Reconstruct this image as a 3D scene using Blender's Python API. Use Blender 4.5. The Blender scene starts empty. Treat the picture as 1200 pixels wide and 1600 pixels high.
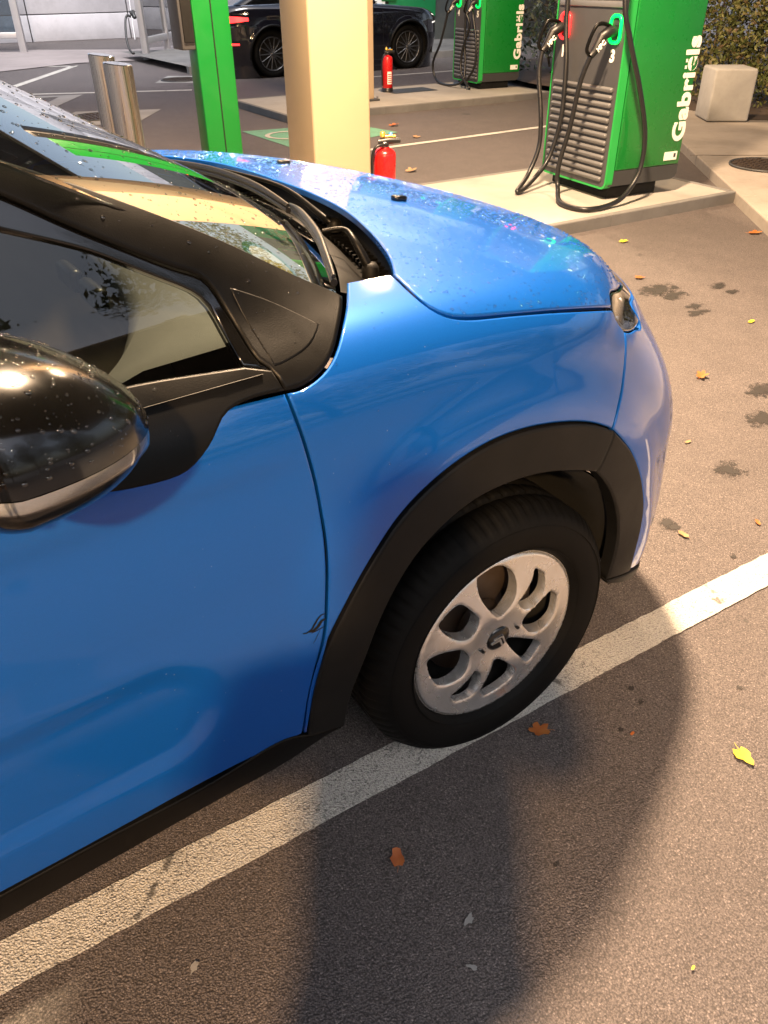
import bpy, bmesh, math, random
import numpy as np
from mathutils import Vector, Matrix
from mathutils.geometry import delaunay_2d_cdt
random.seed(7); RNG=np.random.default_rng(7)
R=math.radians
scene=bpy.context.scene
COL=scene.collection
# ------------------------------------------------------------------ camera, sky, sun, exposure
IW,IH=1200,1600
CAM=dict(loc=(-0.8880,-0.8149,1.4318),yaw=0.61848,pitch=0.59806,roll=-0.00962,f=1235.6)
def cam_axes():
    y,p,r=CAM['yaw'],CAM['pitch'],CAM['roll']
    fw=np.array([math.sin(y)*math.cos(p),math.cos(y)*math.cos(p),-math.sin(p)])
    rt=np.cross(fw,[0,0,1]);rt/=np.linalg.norm(rt);up=np.cross(rt,fw)
    return np.array(CAM['loc']),rt*math.cos(r)+up*math.sin(r),-rt*math.sin(r)+up*math.cos(r),fw
CL,CR,CU,CF=cam_axes()
def rays(px):
    px=np.atleast_2d(np.array(px,float))
    d=CF+np.outer((px[:,0]-IW/2)/CAM['f'],CR)-np.outer((px[:,1]-IH/2)/CAM['f'],CU)
    return d/np.linalg.norm(d,axis=1)[:,None]
def proj(P):
    d=np.atleast_2d(P)-CL;z=d@CF
    return np.stack([IW/2+CAM['f']*(d@CR)/z,IH/2-CAM['f']*(d@CU)/z],-1)
def onz(px,z):
    d=rays(px);t=(z-CL[2])/d[:,2];return CL+d*t[:,None]
def ony(px,y):
    d=rays(px);t=(y-CL[1])/d[:,1];return CL+d*t[:,None]

cam_d=bpy.data.cameras.new('camera'); cam=bpy.data.objects.new('camera',cam_d); COL.objects.link(cam); scene.camera=cam
cam_d.sensor_fit='VERTICAL'; cam_d.sensor_height=24; cam_d.lens=24*CAM['f']/IH
cam_d.clip_start=.02; cam_d.clip_end=400
M_=Matrix((CR,CU,-CF)).transposed().to_4x4(); M_.translation=Vector(CL); cam.matrix_world=M_
world=bpy.data.worlds.new('World'); scene.world=world; world.use_nodes=True
wn=world.node_tree.nodes; wl=world.node_tree.links
bg=wn['Background']; sky=wn.new('ShaderNodeTexSky'); sky.sky_type='NISHITA'; sky.sun_disc=False
SUN_EL,SUN_AZ=R(60),R(200)
sky.sun_elevation=SUN_EL; sky.sun_rotation=SUN_AZ; sky.air_density=1.2; sky.dust_density=5; sky.ozone_density=1.5
hs=wn.new('ShaderNodeHueSaturation'); hs.inputs['Saturation'].default_value=.8   # overcast: a pale grey sky
wl.new(sky.outputs[0],hs.inputs['Color']); wl.new(hs.outputs[0],bg.inputs[0]); bg.inputs[1].default_value=.15
sl=bpy.data.lights.new('sun','SUN'); sl.energy=1.5; sl.angle=R(25); sl.color=(.93,.96,1)
so=bpy.data.objects.new('sun',sl); COL.objects.link(so)
sd=Vector((math.sin(SUN_AZ)*math.cos(SUN_EL),math.cos(SUN_AZ)*math.cos(SUN_EL),math.sin(SUN_EL)))
so.rotation_euler=sd.to_track_quat('Z','Y').to_euler(); so.location=sd*30
vs=scene.view_settings; vs.view_transform='Standard'; vs.look='None'; vs.gamma=1; vs.exposure=.85; vs.use_curve_mapping=False
cy=scene.cycles; cy.use_denoising=True; cy.max_bounces=8; cy.diffuse_bounces=3; cy.glossy_bounces=4; cy.transparent_max_bounces=12; cy.transmission_bounces=4
cy.caustics_reflective=False; cy.caustics_refractive=False; cy.sample_clamp_indirect=6; cy.use_adaptive_sampling=True; cy.adaptive_threshold=.015
STATION=R(-5)          # the bays run five degrees off the blue car's axis

# ------------------------------------------------------------------ helpers
def tag(o,label=None,cat=None,group=None,kind=None):
    if label:o['label']=label
    if cat:o['category']=cat
    if group:o['group']=group
    if kind:o['kind']=kind
    return o
def link(name,me,mat=None,parent=None):
    o=bpy.data.objects.new(name,me); COL.objects.link(o)
    if parent is not None:o.parent=parent
    if mat is not None and me is not None and len(me.materials)==0: me.materials.append(mat)
    return o
def empty(name,loc=(0,0,0),rz=0):
    o=bpy.data.objects.new(name,None); COL.objects.link(o); o.location=loc; o.rotation_euler=(0,0,rz); o.empty_display_size=.1
    return o
def copy_tree(o,parent=None):
    c=o.copy(); COL.objects.link(c); c.parent=parent
    for ch in list(o.children): copy_tree(ch,c)
    return c
def cat_rom(p,n=8,closed=False):
    p=[Vector(q) for q in p]; out=[]; N=len(p)
    for i in range(N if closed else N-1):
        if closed: a,b,c,d=p[i-1],p[i],p[(i+1)%N],p[(i+2)%N]
        else: a,b,c,d=p[max(i-1,0)],p[i],p[i+1],p[min(i+2,N-1)]
        for k in range(n):
            t=k/n; out.append(.5*((2*b)+(c-a)*t+(2*a-5*b+4*c-d)*t*t+(3*b-a-3*c+d)*t**3))
    if not closed: out.append(p[-1])
    return out
class MB:
    def __init__(s): s.v=[];s.f=[];s.sm=[]
    def add(s,vs,fs,smooth=False):
        b=len(s.v); s.v+= [tuple(v) for v in vs]; s.f+=[tuple(b+i for i in f) for f in fs]; s.sm+=[smooth]*len(fs); return s
    def box(s,c,d,rot=None,bev=0,seg=2):
        bm=bmesh.new(); bmesh.ops.create_cube(bm,size=1)
        for v in bm.verts: v.co=Vector((v.co.x*d[0],v.co.y*d[1],v.co.z*d[2]))
        if bev>0: bmesh.ops.bevel(bm,geom=bm.edges[:],offset=bev,segments=seg,affect='EDGES',profile=.5,clamp_overlap=True)
        m=rot.to_4x4() if rot is not None else Matrix.Identity(4); m=Matrix.Translation(c)@m
        bm.verts.ensure_lookup_table()
        s.add([m@v.co for v in bm.verts],[[v.index for v in f.verts] for f in bm.faces],bev>0); bm.free(); return s
    def cyl(s,a,b,r,n=20,r2=None,cap=True,smooth=True):
        a=Vector(a);b=Vector(b);r2=r if r2 is None else r2
        q=(b-a).to_track_quat('Z','Y'); vs=[]
        for p,rr in ((a,r),(b,r2)):
            for i in range(n):
                t=2*math.pi*i/n; vs.append(p+q@Vector((math.cos(t)*rr,math.sin(t)*rr,0)))
        s.add(vs,[(i,(i+1)%n,n+(i+1)%n,n+i) for i in range(n)],smooth)
        if cap:
            s.add(vs[:n],[tuple(reversed(range(n)))]); s.add(vs[n:],[tuple(range(n))])
        return s
    def lathe(s,prof,o=(0,0,0),axis=(0,0,1),n=32,smooth=True):
        q=Vector(axis).to_track_quat('Z','Y'); o=Vector(o); vs=[]
        for r,h in prof:
            for i in range(n):
                t=2*math.pi*i/n; vs.append(o+q@Vector((math.cos(t)*r,math.sin(t)*r,h)))
        fs=[]
        for j in range(len(prof)-1):
            for i in range(n): fs.append((j*n+i,j*n+(i+1)%n,(j+1)*n+(i+1)%n,(j+1)*n+i))
        return s.add(vs,fs,smooth)
    def tube(s,pts,r,n=10,cap=True):
        pts=[Vector(p) for p in pts]; N=len(pts); rs=r if isinstance(r,(list,tuple)) else [r]*N
        vs=[]; up=None
        for i,p in enumerate(pts):
            d=(pts[min(i+1,N-1)]-pts[max(i-1,0)]).normalized()
            if up is None: up=d.orthogonal().normalized()
            up=(up-d*up.dot(d)); up=up.normalized() if up.length>1e-6 else d.orthogonal().normalized()
            w=d.cross(up)
            for k in range(n):
                t=2*math.pi*k/n; vs.append(p+(up*math.cos(t)+w*math.sin(t))*rs[i])
        fs=[]
        for i in range(N-1):
            for k in range(n): fs.append((i*n+k,i*n+(k+1)%n,(i+1)*n+(k+1)%n,(i+1)*n+k))
        s.add(vs,fs,True)
        if cap: s.add(vs[:n],[tuple(reversed(range(n)))]); s.add(vs[-n:],[tuple(range(n))])
        return s
    def prism(s,poly,z0,z1,bev=0):
        poly=[Vector((p[0],p[1],0)) for p in poly]; n=len(poly)
        ar=sum(poly[i].x*poly[(i+1)%n].y-poly[(i+1)%n].x*poly[i].y for i in range(n))
        if ar<0: poly.reverse()
        bm=bmesh.new(); a=[bm.verts.new((p.x,p.y,z0)) for p in poly]; b=[bm.verts.new((p.x,p.y,z1)) for p in poly]
        bm.faces.new(list(reversed(a))); top=bm.faces.new(b)
        for i in range(n): bm.faces.new((a[i],a[(i+1)%n],b[(i+1)%n],b[i]))
        if bev>0: bmesh.ops.bevel(bm,geom=list(top.edges),offset=bev,segments=2,affect='EDGES',profile=.5)
        bm.verts.index_update(); bm.verts.ensure_lookup_table()
        s.add([v.co.copy() for v in bm.verts],[[v.index for v in f.verts] for f in bm.faces]); bm.free(); return s
    def xf(s,m):
        s.v=[tuple(m@Vector(v)) for v in s.v]; return s
    def mesh(s,name):
        me=bpy.data.meshes.new(name); me.from_pydata(s.v,[],s.f); me.polygons.foreach_set('use_smooth',s.sm); me.update(); return me
    def build(s,name,mat,parent=None): return link(name,s.mesh(name),mat,parent)
def sharp(o,a=35):
    o.data.set_sharp_from_angle(angle=R(a)) if hasattr(o.data,'set_sharp_from_angle') else None
    return o
# ------------------------------------------------------------------ materials
MATS={}
class NT:
    def __init__(s,name):
        m=bpy.data.materials.new(name); m.use_nodes=True; s.m=m; s.n=m.node_tree.nodes; s.l=m.node_tree.links
        s.p=s.n['Principled BSDF']; s.out=s.n['Material Output']; MATS[name]=m; s._tc=None
    def node(s,t,**k):
        n=s.n.new(t)
        for a,v in k.items():
            if hasattr(n,a): setattr(n,a,v)
        return n
    def co(s,kind='Object'):
        if s._tc is None: s._tc=s.n.new('ShaderNodeTexCoord')
        return s._tc.outputs[kind]
    def wpos(s):
        g=s.n.new('ShaderNodeNewGeometry'); return g.outputs['Position']
    def noise(s,scale,detail=4,rough=.55,co=None,dist=0):
        n=s.n.new('ShaderNodeTexNoise'); n.inputs['Scale'].default_value=scale; n.inputs['Detail'].default_value=detail
        n.inputs['Roughness'].default_value=rough; n.inputs['Distortion'].default_value=dist
        s.l.new(co if co is not None else s.co(),n.inputs['Vector']); return n.outputs['Fac']
    def voro(s,scale,co=None,feature='F1',out='Distance',rnd=1):
        n=s.n.new('ShaderNodeTexVoronoi'); n.feature=feature; n.inputs['Scale'].default_value=scale; n.inputs['Randomness'].default_value=rnd
        s.l.new(co if co is not None else s.co(),n.inputs['Vector']); return n.outputs[out]
    def ramp(s,fac,stops,interp='LINEAR'):
        n=s.n.new('ShaderNodeValToRGB'); n.color_ramp.interpolation=interp; e=n.color_ramp.elements
        while len(e)<len(stops): e.new(.5)
        for i,(p,c) in enumerate(stops):
            e[i].position=p; c=(c,c,c) if not isinstance(c,(tuple,list)) else c; e[i].color=(*c[:3],1)
        s.l.new(fac,n.inputs[0]); return n.outputs[0]
    def mix(s,fac,a,b,blend='MIX'):
        n=s.n.new('ShaderNodeMix'); n.data_type='RGBA'; n.blend_type=blend
        for sock,v in ((n.inputs[0],fac),(n.inputs[6],a),(n.inputs[7],b)):
            if hasattr(v,'is_linked') or isinstance(v,bpy.types.NodeSocket): s.l.new(v,sock)
            else: sock.default_value=v if isinstance(v,(int,float)) and sock is n.inputs[0] else ((*v[:3],1) if isinstance(v,(tuple,list)) else (v,v,v,1))
        return n.outputs[2]
    def math(s,op,a,b=None):
        n=s.n.new('ShaderNodeMath'); n.operation=op
        for i,v in enumerate((a,b)):
            if v is None: continue
            if isinstance(v,(int,float)): n.inputs[i].default_value=v
            else: s.l.new(v,n.inputs[i])
        return n.outputs[0]
    def bump(s,h,strength=.3,dist=.01,normal=None):
        n=s.n.new('ShaderNodeBump'); n.inputs['Strength'].default_value=strength; n.inputs['Distance'].default_value=dist
        s.l.new(h,n.inputs['Height'])
        if normal is not None: s.l.new(normal,n.inputs['Normal'])
        return n.outputs[0]
    def set(s,**k):
        for a,v in k.items():
            sock=s.p.inputs[a.replace('_',' ')]
            if isinstance(v,bpy.types.NodeSocket): s.l.new(v,sock)
            elif isinstance(v,(tuple,list)) and len(v)==3: sock.default_value=(*v,1)
            else: sock.default_value=v
        return s
def plain(name,col,rough=.5,metal=0,var=.12,bump=0,bscale=60,coat=0,spec=.5):
    t=NT(name); n=t.noise(6,5); c=t.mix(n,tuple(x*(1-var) for x in col),tuple(min(1,x*(1+var)) for x in col))
    t.set(Base_Color=c,Metallic=metal,Coat_Weight=coat); t.p.inputs['Specular IOR Level'].default_value=spec
    t.set(Roughness=t.ramp(t.noise(14,4),[(.3,max(.02,rough-.06)),(.7,min(1,rough+.06))]))
    if bump: t.set(Normal=t.bump(t.noise(bscale,6),bump,.004))
    return t.m
def glass(name,tint=(.85,.9,.88),rough=.0,ior=1.5,base=.04,mul=1.6):
    t=NT(name); tr=t.node('ShaderNodeBsdfTransparent'); tr.inputs[0].default_value=(*tint,1)
    gl=t.node('ShaderNodeBsdfGlossy'); gl.inputs['Roughness'].default_value=rough; gl.inputs[0].default_value=(1,1,1,1)
    fr=t.node('ShaderNodeFresnel'); fr.inputs[0].default_value=ior
    f=t.math('MINIMUM',t.math('ADD',t.math('MULTIPLY',fr.outputs[0],mul),base),1.0)
    mx=t.node('ShaderNodeMixShader'); t.l.new(f,mx.inputs[0]); t.l.new(tr.outputs[0],mx.inputs[1]); t.l.new(gl.outputs[0],mx.inputs[2])
    t.l.new(mx.outputs[0],t.out.inputs[0]); t.n.remove(t.p); return t.m
def emit(name,col,st):
    t=NT(name); t.set(Base_Color=col,Emission_Color=col,Emission_Strength=st,Roughness=.3); return t.m

def mk_asphalt(name,lo,hi,stone):
    t=NT(name); P=t.wpos()
    big=t.noise(.9,4,co=P); mid=t.noise(7,5,.6,co=P); fine=t.noise(230,3,.6,co=P); v=t.voro(290,co=P)
    c=t.mix(t.ramp(mid,[(.3,0.),(.7,1.)]),lo,hi)
    c=t.mix(t.ramp(fine,[(.42,0.),(.68,1.)]),c,stone)
    vc=t.voro(290,co=P,out='Color'); sp=t.ramp(vc,[(.80,0.),(.86,1.)])
    c=t.mix(t.math('MULTIPLY',sp,.55),c,tuple(x*1.7 for x in stone))
    c=t.mix(t.math('MULTIPLY',t.ramp(v,[(.0,0.),(.42,0.),(.72,1.)]),.72),c,tuple(x*.34 for x in lo))
    c=t.mix(t.ramp(big,[(.35,.0),(.7,.30)]),c,tuple(x*.62 for x in lo))
    # oil drips with ragged outlines
    sp2=t.math('ADD',t.voro(1.35,co=P),t.math('MULTIPLY',t.noise(9,5,.7,co=P),.22))
    c=t.mix(t.math('MULTIPLY',t.ramp(sp2,[(.165,1.),(.195,0.)]),.7),c,(.018,.017,.017))
    sp3=t.math('ADD',t.voro(8,co=P),t.math('MULTIPLY',t.noise(40,4,.7,co=P),.25))
    c=t.mix(t.math('MULTIPLY',t.ramp(sp3,[(.165,1.),(.20,0.)]),.55),c,(.03,.027,.026))
    h=t.math('ADD',t.math('MULTIPLY',v,-.8),t.math('MULTIPLY',fine,.7))
    t.set(Base_Color=c,Roughness=t.ramp(fine,[(.3,.55),(.7,.85)]),Normal=t.bump(h,.9,.003)); return t.m
def mk_line(name,white,under):
    t=NT(name); P=t.wpos()
    v=t.voro(260,co=P); fine=t.noise(220,4,.6,co=P); mid=t.noise(5,5,.65,co=P)
    wear=t.math('ADD',t.math('MULTIPLY',t.noise(170,4,.65,co=P),.75),t.math('MULTIPLY',mid,.40))
    c=t.mix(t.ramp(t.noise(3,4,co=P),[(.3,0.),(.7,.35)]),white,tuple(x*.7 for x in white))
    c=t.mix(t.ramp(wear,[(.63,0.),(.70,.8)]),c,under)
    c=t.mix(t.math('MULTIPLY',t.ramp(v,[(.35,0.),(.75,1.)]),.38),c,tuple(x*.9 for x in under))
    cr=t.voro(.9,co=P,feature='DISTANCE_TO_EDGE'); c=t.mix(t.math('MULTIPLY',t.ramp(t.math('ADD',cr,t.math('MULTIPLY',t.noise(30,4,co=P),.05)),[(.024,1.),(.028,0.)]),.8),c,tuple(x*.6 for x in under))
    h=t.math('ADD',t.math('MULTIPLY',v,-.8),t.math('MULTIPLY',fine,.6))
    t.set(Base_Color=c,Roughness=.62,Normal=t.bump(h,.9,.0045)); return t.m
def mk_concrete(name,col,dark,scale=1.0,stain=.35):
    t=NT(name); P=t.wpos()
    c=t.mix(t.ramp(t.noise(1.6*scale,6,.6,co=P),[(.35,0.),(.68,1.)]),col,tuple(x*.72 for x in col))
    c=t.mix(t.math('MULTIPLY',t.ramp(t.noise(9*scale,6,.7,co=P),[(.5,0.),(.75,1.)]),stain),c,dark)
    c=t.mix(t.math('MULTIPLY',t.ramp(t.voro(60*scale,co=P),[(.05,1.),(.16,0.)]),.35),c,dark)
    t.set(Base_Color=c,Roughness=.85,Normal=t.bump(t.noise(90*scale,6,.7,co=P),.35,.004)); return t.m
def mk_paint():
    t=NT('car_blue'); P=t.co()
    fl=t.voro(1800,co=P,out='Color')
    c=t.mix(t.math('MULTIPLY',t.ramp(fl,[(.3,0.),(.9,1.)]),.35),(.002,.080,.39),(.005,.122,.53))
    # fine dust and dried specks that sit on the paint
    d=t.voro(55,co=P); sp=t.math('MULTIPLY',t.ramp(d,[(.035,1.),(.07,0.)]),t.ramp(t.noise(5,3,co=P),[(.48,0.),(.62,1.)]))
    c=t.mix(t.math('MULTIPLY',sp,.35),c,(.45,.5,.6))
    t.set(Base_Color=c,Metallic=.22,Roughness=.46,Coat_Weight=1.0,Coat_Roughness=t.ramp(t.noise(3,5,co=P),[(.35,.02),(.75,.09)]))
    t.p.inputs['Coat IOR'].default_value=1.5; t.p.inputs['Specular IOR Level'].default_value=.08
    t.set(Normal=t.bump(t.noise(700,2,co=P),.02,.0005),Coat_Normal=t.bump(t.noise(240,2,co=P),.03,.0004)); return t.m
def mk_stain():
    t=NT('damp_stain'); P=t.co(); ln=t.node('ShaderNodeVectorMath',operation='LENGTH'); t.l.new(P,ln.inputs[0]); W_=t.wpos()
    f=t.math('ADD',ln.outputs['Value'],t.math('MULTIPLY',t.math('SUBTRACT',t.noise(22,5,.65,co=W_),.5),2.6)); f=t.math('ADD',f,t.math('MULTIPLY',t.math('SUBTRACT',t.noise(230,2,co=W_),.5),1.2))
    a=t.ramp(f,[(.42,.9),(.78,0.)]); t.set(Base_Color=(.026,.023,.022),Roughness=.6,Alpha=a); return t.m
def mk_blackplastic(name,col,rough,grain):
    t=NT(name); P=t.co()
    c=t.mix(t.ramp(t.noise(4,6,.65,co=P),[(.4,0.),(.75,1.)]),col,tuple(x*1.9+.001 for x in col))
    t.p.inputs['Specular IOR Level'].default_value=.18
    scr=t.noise(30,6,.8,co=P,dist=2.5); c=t.mix(t.math('MULTIPLY',t.ramp(scr,[(.66,0.),(.72,1.)]),.35),c,(.07,.068,.065))
    t.set(Base_Color=c,Roughness=t.ramp(t.noise(7,5,co=P),[(.3,rough-.05),(.7,rough+.08)]),Normal=t.bump(t.noise(grain,3,co=P),.18,.0012)); return t.m
def mk_rubber():
    t=NT('tyre_rubber'); P=t.co()
    c=t.mix(t.ramp(t.noise(5,6,.65,co=P),[(.35,0.),(.75,1.)]),(.0012,.0012,.0012),(.0028,.0027,.0026))
    t.p.inputs['Specular IOR Level'].default_value=.16
    t.set(Base_Color=c,Roughness=.66,Normal=t.bump(t.noise(260,3,co=P),.12,.001)); return t.m
def mk_alloy():
    t=NT('wheel_silver'); P=t.co()
    c=t.mix(t.ramp(t.noise(9,2,.5,co=P),[(.35,0.),(.75,1.)]),(.80,.80,.81),(.70,.685,.66))
    c=t.mix(t.math('MULTIPLY',t.ramp(t.noise(12,2,.5,co=P),[(.52,0.),(.85,1.)]),.35),c,(.42,.32,.20))
    t.set(Base_Color=c,Metallic=.82,Roughness=t.ramp(t.noise(14,2,co=P),[(.35,.22),(.7,.32)]),Coat_Weight=.35,Normal=t.bump(t.noise(60,3,co=P),.02,.001)); return t.m
def mk_steel():
    t=NT('brushed_steel'); P=t.co(); mp=t.node('ShaderNodeMapping'); mp.inputs['Scale'].default_value=(45,45,.6); t.l.new(P,mp.inputs[0])
    n=t.noise(3,4,.6,co=mp.outputs[0]); t.set(Base_Color=t.mix(n,(.50,.47,.44),(.66,.62,.58)),Metallic=1.0,Roughness=t.ramp(n,[(.3,.22),(.7,.36)])); return t.m
def mk_leafmat(name,a,b):
    t=NT(name); P=t.co(); c=t.mix(t.ramp(t.noise(25,5,.6,co=P),[(.35,0.),(.7,1.)]),a,b)
    t.set(Base_Color=c,Roughness=.6,Subsurface_Weight=0.0,Normal=t.bump(t.noise(60,5,co=P),.3,.002)); return t.m
def mk_hedge(name,cols):
    t=NT(name); oi=t.node('ShaderNodeObjectInfo'); g=t.node('ShaderNodeNewGeometry')
    c=t.ramp(g.outputs['Random Per Island'],[(i/(len(cols)-1),x) for i,x in enumerate(cols)])
    t.set(Base_Color=c,Roughness=.5); t.p.inputs['Specular IOR Level'].default_value=.35; return t.m
A_=dict(
 asphalt=mk_asphalt('asphalt',(.072,.060,.058),(.112,.094,.090),(.195,.165,.158)),
 line=mk_line('line_paint',(.64,.61,.56),(.09,.083,.078)),
 greenpaint=mk_line('green_ground_paint',(.16,.42,.27),(.08,.09,.08)),
 concrete=mk_concrete('concrete_island',(.35,.33,.30),(.26,.24,.21)),
 kerb=mk_concrete('concrete_kerb',(.17,.165,.16),(.09,.088,.085),1.4),
 sidewalk=mk_concrete('concrete_pavement',(.34,.30,.26),(.18,.15,.12)),
 block=mk_concrete('concrete_block',(.45,.44,.42),(.28,.27,.25),1.2,.5),
 wall=mk_concrete('concrete_wall',(.60,.58,.61),(.38,.37,.39),.6),
 darkwall=mk_concrete('dark_wall',(.075,.085,.082),(.04,.045,.045),.6),
 slabs=mk_concrete('pinkish_slabs',(.30,.26,.255),(.18,.15,.145),.5), patch=mk_concrete('pale_patch',(.30,.29,.28),(.16,.155,.15)),
 earth=mk_concrete('earth',(.10,.07,.05),(.05,.035,.025),1.5),
 blue=mk_paint(), plastic=mk_blackplastic('black_textured_plastic',(.0055,.0055,.0055),.50,900),
 satin=mk_blackplastic('satin_black_trim',(.0025,.0025,.0025),.38,500),
 gloss=plain('gloss_black',(.0022,.0022,.0022),.17,var=.2,coat=.35),
 void=plain('dark_void',(.0012,.0012,.0012),.9,var=.2),
 rubber=mk_rubber(), silver=mk_alloy(), steel=mk_steel(),
 chrome=plain('chrome',(.75,.75,.76),.10,1.0,var=.05),
 disc=plain('brake_iron',(.05,.036,.028),.6,.4,var=.4,bump=.2),
 beige=plain('beige_coated_steel',(.54,.40,.255),.48,var=.03,bump=.06,bscale=350),
 green=plain('charger_green',(.004,.17,.022),.30,var=.05,coat=.3), greenpost=plain('post_green',(.003,.15,.018),.36,var=.05,coat=.25),
 greenedge=plain('green_edge',(.02,.33,.06),.35), grey=plain('charger_grey',(.085,.085,.088),.42,.35,var=.08,bump=.08,bscale=300),
 slat=plain('louvre_grey',(.20,.20,.205),.38,.4,var=.08), darkgrey=plain('dark_grey',(.035,.036,.038),.5,var=.15),
 cable=plain('cable_rubber',(.010,.010,.011),.38,var=.2,bump=.1,bscale=200), white=plain('white_print',(.82,.80,.76),.5,var=.05),
 red=plain('extinguisher_red',(.50,.008,.008),.28,var=.06,coat=.4), brass=plain('brass',(.70,.42,.08),.3,.6,var=.1),
 bluecap=plain('blue_cap',(.05,.18,.45),.4), alu=plain('aluminium_frame',(.50,.49,.50),.42,.5,var=.08),
 bayglass=glass('bay_glass',(.36,.44,.50),.02,1.5,.10), carglass=glass('car_glass',(.66,.71,.69),0.0,1.5,.0,1.05), lens=glass('lamp_lens',(.92,.94,.94),0.0,1.5,.03),
 screen=glass('windscreen_glass',(.60,.66,.63),0.0,1.52,.05),
 trimgrey=plain('dashboard_grey',(.10,.10,.098),.6,var=.15,bump=.2,bscale=500), seat=plain('seat_cloth',(.17,.17,.175),.9,var=.2,bump=.3,bscale=400),
 suv=plain('suv_black',(.006,.006,.010),.10,.2,var=.1,coat=1.0), suvred=emit('tail_lamp_red',(1,.02,.02),3.5), amber=emit('tail_lamp_amber',(1,.25,.02),1.6),
 headl=emit('head_lamp',(1,.95,.85),.5), graphite=plain('graphite_wheel',(.10,.10,.105),.3,.8,var=.1),
 ledg=emit('led_green',(.0,1,.10),1.3), ledr=emit('led_red',(1,.02,.02),2.0), sidegreen=plain('sign_green',(.005,.20,.06),.5), skin=plain('skin',(.20,.12,.09),.5), cloth=plain('dark_jacket',(.03,.032,.04),.85,bump=.3,bscale=200), jeans=plain('dark_trousers',(.035,.045,.075),.9,bump=.3,bscale=250),
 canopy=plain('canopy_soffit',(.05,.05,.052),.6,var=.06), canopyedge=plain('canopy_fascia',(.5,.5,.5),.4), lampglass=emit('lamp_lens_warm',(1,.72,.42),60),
 signal=plain('signal_reflector',(.80,.80,.80),.16,.85,var=.2),
 mirrorg=plain('mirror_glass',(.8,.8,.82),.03,1.0), leafo=mk_leafmat('leaf_orange',(.30,.075,.016),(.38,.14,.03)), leafb=mk_leafmat('leaf_brown',(.30,.075,.02),(.42,.13,.035)), leafy=mk_leafmat('leaf_yellow',(.62,.47,.02),(.55,.44,.04)),leaft=mk_leafmat('leaf_tan',(.27,.14,.06),(.34,.21,.10)),
 hedge=mk_hedge('hedge_leaves',[(.045,.06,.02),(.09,.11,.03),(.14,.15,.045),(.20,.19,.07),(.11,.07,.04)]), shrub=mk_hedge('shrub_leaves',[(.02,.045,.02),(.05,.09,.045),(.13,.17,.12),(.20,.24,.20),(.06,.04,.03)]),
 bark=plain('bark',(.06,.045,.035),.9,bump=.6,bscale=40),
)
A_['drop']=glass('water_drop',(1,1,1),0.0,1.33,.05)

# ------------------------------------------------------------------ body surface of the blue car
YC=.875
def sm(a,b,k):
    h=np.clip(.5+.5*(a-b)/k,0,1);return b*(1-h)+a*h+k*h*(1-h)
def sstep(a,b,x):
    t=np.clip((np.asarray(x)-a)/(b-a),0,1);return t*t*(3-2*t)
class Sp:   # natural cubic spline
    def __init__(s,x,y):
        x=np.array(x,float);y=np.array(y,float);n=len(x);h=np.diff(x)
        A=np.zeros((n,n));B=np.zeros(n);A[0,0]=A[-1,-1]=1
        for i in range(1,n-1):
            A[i,i-1]=h[i-1];A[i,i]=2*(h[i-1]+h[i]);A[i,i+1]=h[i];B[i]=6*((y[i+1]-y[i])/h[i]-(y[i]-y[i-1])/h[i-1])
        s.x,s.y,s.h,s.m=x,y,h,np.linalg.solve(A,B)
    def __call__(s,v):
        v=np.asarray(v,float);vc=np.clip(v,s.x[0],s.x[-1]);i=np.clip(np.searchsorted(s.x,vc)-1,0,len(s.h)-1)
        h=s.h[i];a=(s.x[i+1]-vc)/h;b=(vc-s.x[i])/h
        y=a*s.y[i]+b*s.y[i+1]+((a**3-a)*s.m[i]+(b**3-b)*s.m[i+1])*h*h/6
        d0=(s.y[1]-s.y[0])/s.h[0]-s.h[0]*(2*s.m[0]+s.m[1])/6
        d1=(s.y[-1]-s.y[-2])/s.h[-1]+s.h[-1]*(s.m[-2]+2*s.m[-1])/6
        return y+np.where(v<s.x[0],(v-s.x[0])*d0,0)+np.where(v>s.x[-1],(v-s.x[-1])*d1,0)
S_side=Sp([.15,.30,.42,.55,.70,.84,.95,1.05,1.2],[.800,.846,.862,.871,.874,.866,.852,.828,.78])
S_nose=Sp([.15,.30,.45,.58,.72,.84,.95,1.05],[.80,.835,.84,.83,.795,.745,.70,.64])
S_hood=Sp([-1.0,-.4,-.2,0,.2,.4,.6,.75,.9],[1.06,1.068,1.064,1.052,1.027,.986,.930,.872,.79])
X0=0.0;NP=3.1
def wheelarch(x,z):
    r=np.hypot(x+.06,z-.32);r2=np.hypot(x+2.54,z-.30)
    return (.016*sstep(.60,.50,r)*sstep(-.49,-.37,x)+.016*sstep(.60,.50,r2)*sstep(-2.05,-2.17,x))*np.where(x<-.2,sstep(.33,.50,z),1.)
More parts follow.
